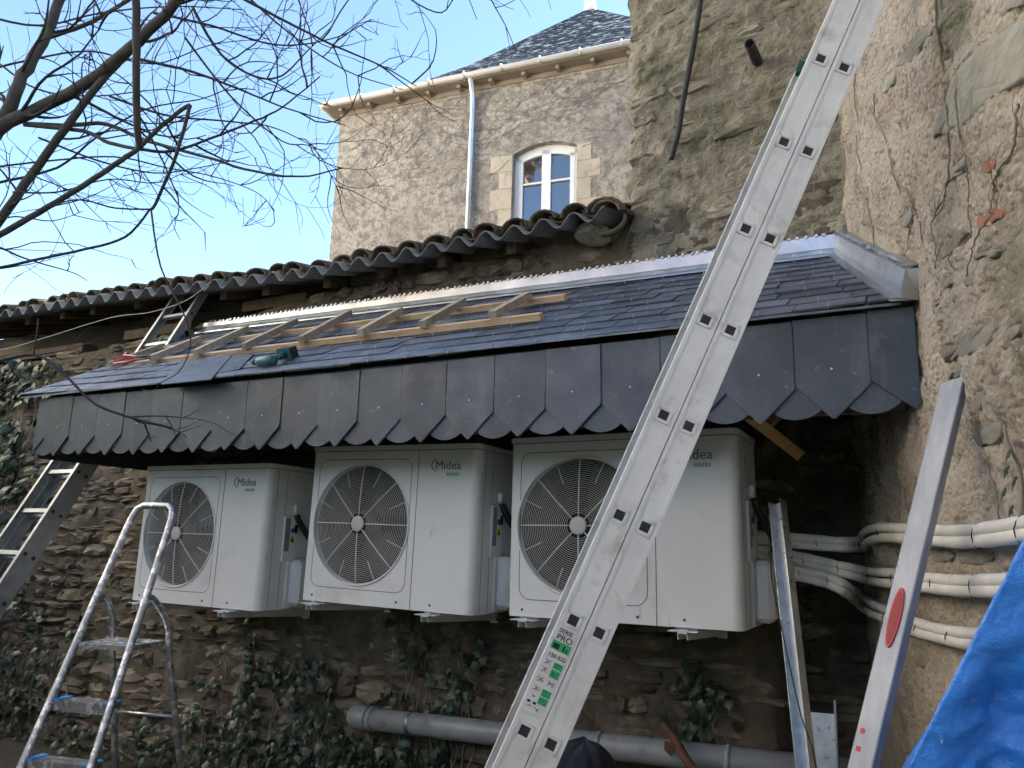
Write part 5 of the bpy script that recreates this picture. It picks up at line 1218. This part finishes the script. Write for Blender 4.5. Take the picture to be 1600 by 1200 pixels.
limb([(0, 100, 4.4), (60, 140, 4.4), (150, 150, 4.4), (260, 140, 4.4), (340, 160, 4.4)], .006, .002, 8)
limb([(-40, 20, 4.6), (60, 40, 4.6), (160, 20, 4.6), (270, 10, 4.6), (380, 15, 4.6)], .008, .003, 9)
limb([(70, 60, 4.3), (130, 40, 4.2), (200, 0, 4.2), (230, -30, 4.2)], .013, .009, 5)
limb([(0, 420, 3.4), (50, 412, 3.4), (110, 398, 3.4)], .003, .001, 2, tl_=(.2, .4), depth=1)
limb([(-60, 380, 3.6), (10, 340, 3.6), (80, 345, 3.6), (130, 330, 3.6)], .005, .0015, 4, tl_=(.2, .5))
limb([(-60, 120, 4.5), (40, 95, 4.5), (140, 80, 4.5), (240, 100, 4.5), (330, 70, 4.5), (420, 60, 4.5)], .008, .002, 9)
limb([(60, 215, 4.1), (150, 250, 4.1), (240, 270, 4.1), (310, 262, 4.1), (390, 245, 4.1)], .006, .0018, 8, tl_=(.15, .45))
limb([(240, 20, 3.9), (330, 40, 3.9), (430, 70, 3.9), (520, 60, 3.9), (580, 30, 3.9)], .007, .002, 8, tl_=(.2, .5))
limb([(20, 300, 3.7), (90, 300, 3.7), (170, 280, 3.7), (250, 285, 3.7), (320, 250, 3.7)], .005, .0015, 7, tl_=(.15, .4))
limb([(290, 60, 3.8), (360, 150, 3.8), (440, 220, 3.8), (490, 232, 3.8), (530, 300, 3.8)], .006, .0015, 7, tl_=(.15, .4))
tag(at_root(twigs, tree).build('twigs', M['twig'], tree, fix=False), kind='stuff')
# trunk, outside the frame
tb = V((tree.location.x, tree.location.y, 0)); j = atF(-420, 560, 4.3)
mb = MB(); mb.sweep([tb, lerp(tb, j, .25)+V((.02, 0, 0)), lerp(tb, j, .6), j, j+V((-.05, .1, 1.6)), j+V((-.1, .1, 3.2))], [.2, .15, .12, .1, .08, .04], 12); at_root(mb, tree).build('trunk', M['bark'], tree)
# ------------------------------------------------------------------ sunlit trees across the garden, mirrored in the window
def far_tree(x, y, h, seed, label):
    rs2 = random.Random(seed); root = empty('garden_tree', (x, y, 0), label, 'tree', 'russet trees across the garden'); mb = MB()
    def br(p, d, ln, r, dep):
        n = 5; q = [p]; dd = d
        for k in range(n): k5 = .25 if dep == 5 else 1; dd = (dd+V((rs2.gauss(0, .14)*k5, rs2.gauss(0, .14)*k5, rs2.gauss(.07, .1)))).normalized(); q.append(q[-1]+dd*ln/n)
        (tk if dep == 5 else mb).sweep(q, [max(r*(1-.5*i/n), .006) for i in range(n+1)], 6 if dep > 3 else 4)
        if dep > 0:
            for k in range(3 if dep > 3 else 4):
                b0 = q[rs2.randrange(2, n+1)]; sd = V((rs2.gauss(0, 1), rs2.gauss(0, 1), rs2.gauss(.2, .8))).normalized(); br(b0, (dd*.8+sd*.9).normalized(), ln*rs2.uniform(.5, .72), r*.58, dep-1)
    tk = MB(); br(V((0, 0, 0)), V((0, 0, 1)), h*.42, h*.02, 5)
    lv = MB(); tips = [V(v) for v in mb.v[::5] if v[2] > h*.4]
    for p in tips:
        a, b_ = V((rs2.gauss(0, 1), rs2.gauss(0, 1), rs2.gauss(0, 1)))  .normalized()*.15, V((rs2.gauss(0, 1), rs2.gauss(0, 1), rs2.gauss(0, 1))).normalized()*.12
        p = p+V((rs2.gauss(0, .12), rs2.gauss(0, .12), rs2.gauss(0, .12))); lv.add([p-a-b_, p+a-b_, p+a+b_, p-a+b_], [(0, 1, 2, 3)])
    tag(lv.build('dead_leaves', M['dleaf'], root, fix=False), kind='stuff')
    tk.build('trunk', M['barko'], root, fix=False); tag(mb.build('crown', M['barko'], root, fix=False), kind='stuff')
far_tree(-5.4, -7, 20, 5, 'tall russet-leaved tree across the garden, facing the old house'); far_tree(-3.2, -12.5, 22, 6, 'tallest russet-leaved tree across the garden behind the hedge')

# ------------------------------------------------------------------ unseen hedges and pale house, added to shape the light
M['pale'] = mat('pale_bounce_wall', [(.72, .69, .63), (.8, .77, .71)], 1, .9, bump=.4, bscale=20)  # pale walls of the added house, for bounced sunlight
def bounce_house(loc, rz, L, H, label):
    r = empty('bounce_house', loc, label, 'house', rz=rz)
    mb = MB(); mb.box((0, -3, H/2), (L, 6, H)); mb.build('wall', M['pale'], r)
    mb = MB(); mb.prism([V((-L/2-.3, -6.4, H)), V((-L/2-.3, .4, H)), V((-L/2-.3, -3, H+2.6))], (L+.6, 0, 0)); mb.build('roof', M['hslate'], r)
    for k in range(int(L/3)):
        for z in (1.4, 4.6, 7.6):
            if z+1.6 > H: continue
            x = -L/2+1.6+k*3; mb = MB(); mb.box((x, .01, z+.7), (1.0, .05, 1.5)); wn = mb.build('window', M['pvcw'], r)
            for s_ in (-1, 1):
                mb = MB(); mb.box((x+s_*.24, .04, z+.7), (.4, .02, 1.36)); mb.build('pane', M['glass'], wn)
    return r
hd_ = empty('blocker_hedge', (-1, -8.5, 0), 'dark evergreen hedge added behind the camera to block low light', 'hedge')  # added to cut the low light from behind the camera
mb = MB()
def hg(u, v):
    a = v*math.pi; return V(((u-.5)*22, -1.1*math.cos(a)+.25*fbm(V((u*40, v*5, 1))), 3.0*min(1, 1.6*math.sin(a))+.25*fbm(V((u*30, v*6, 5)))))
mb.grid(160, 24, hg); mb.build('foliage', M['ivy'], hd_, fix=False)
hd2 = empty('tall_blocker_hedge', (-7.9, -9.5, 0), 'taller evergreen hedge added out of view to block low light from the side', 'hedge')  # added to keep low side light off the heat pump tops
mb = MB()
def hg2(u, v):
    a = v*math.pi; return V((-.7*math.cos(a)+.25*fbm(V((u*40, v*5, 1))), (u-.5)*18, 3.9*min(1, 1.6*math.sin(a))+.3*fbm(V((u*30, v*6, 5)))))
mb.grid(160, 24, hg2); mb.build('foliage', M['ivy'], hd2, fix=False)
bounce_house((-9.8, -8.5, 0), -math.pi/2, 18, 13, 'pale house added out of view to bounce sunlight onto the rendered wall')  # unseen house added as a sunlit reflector
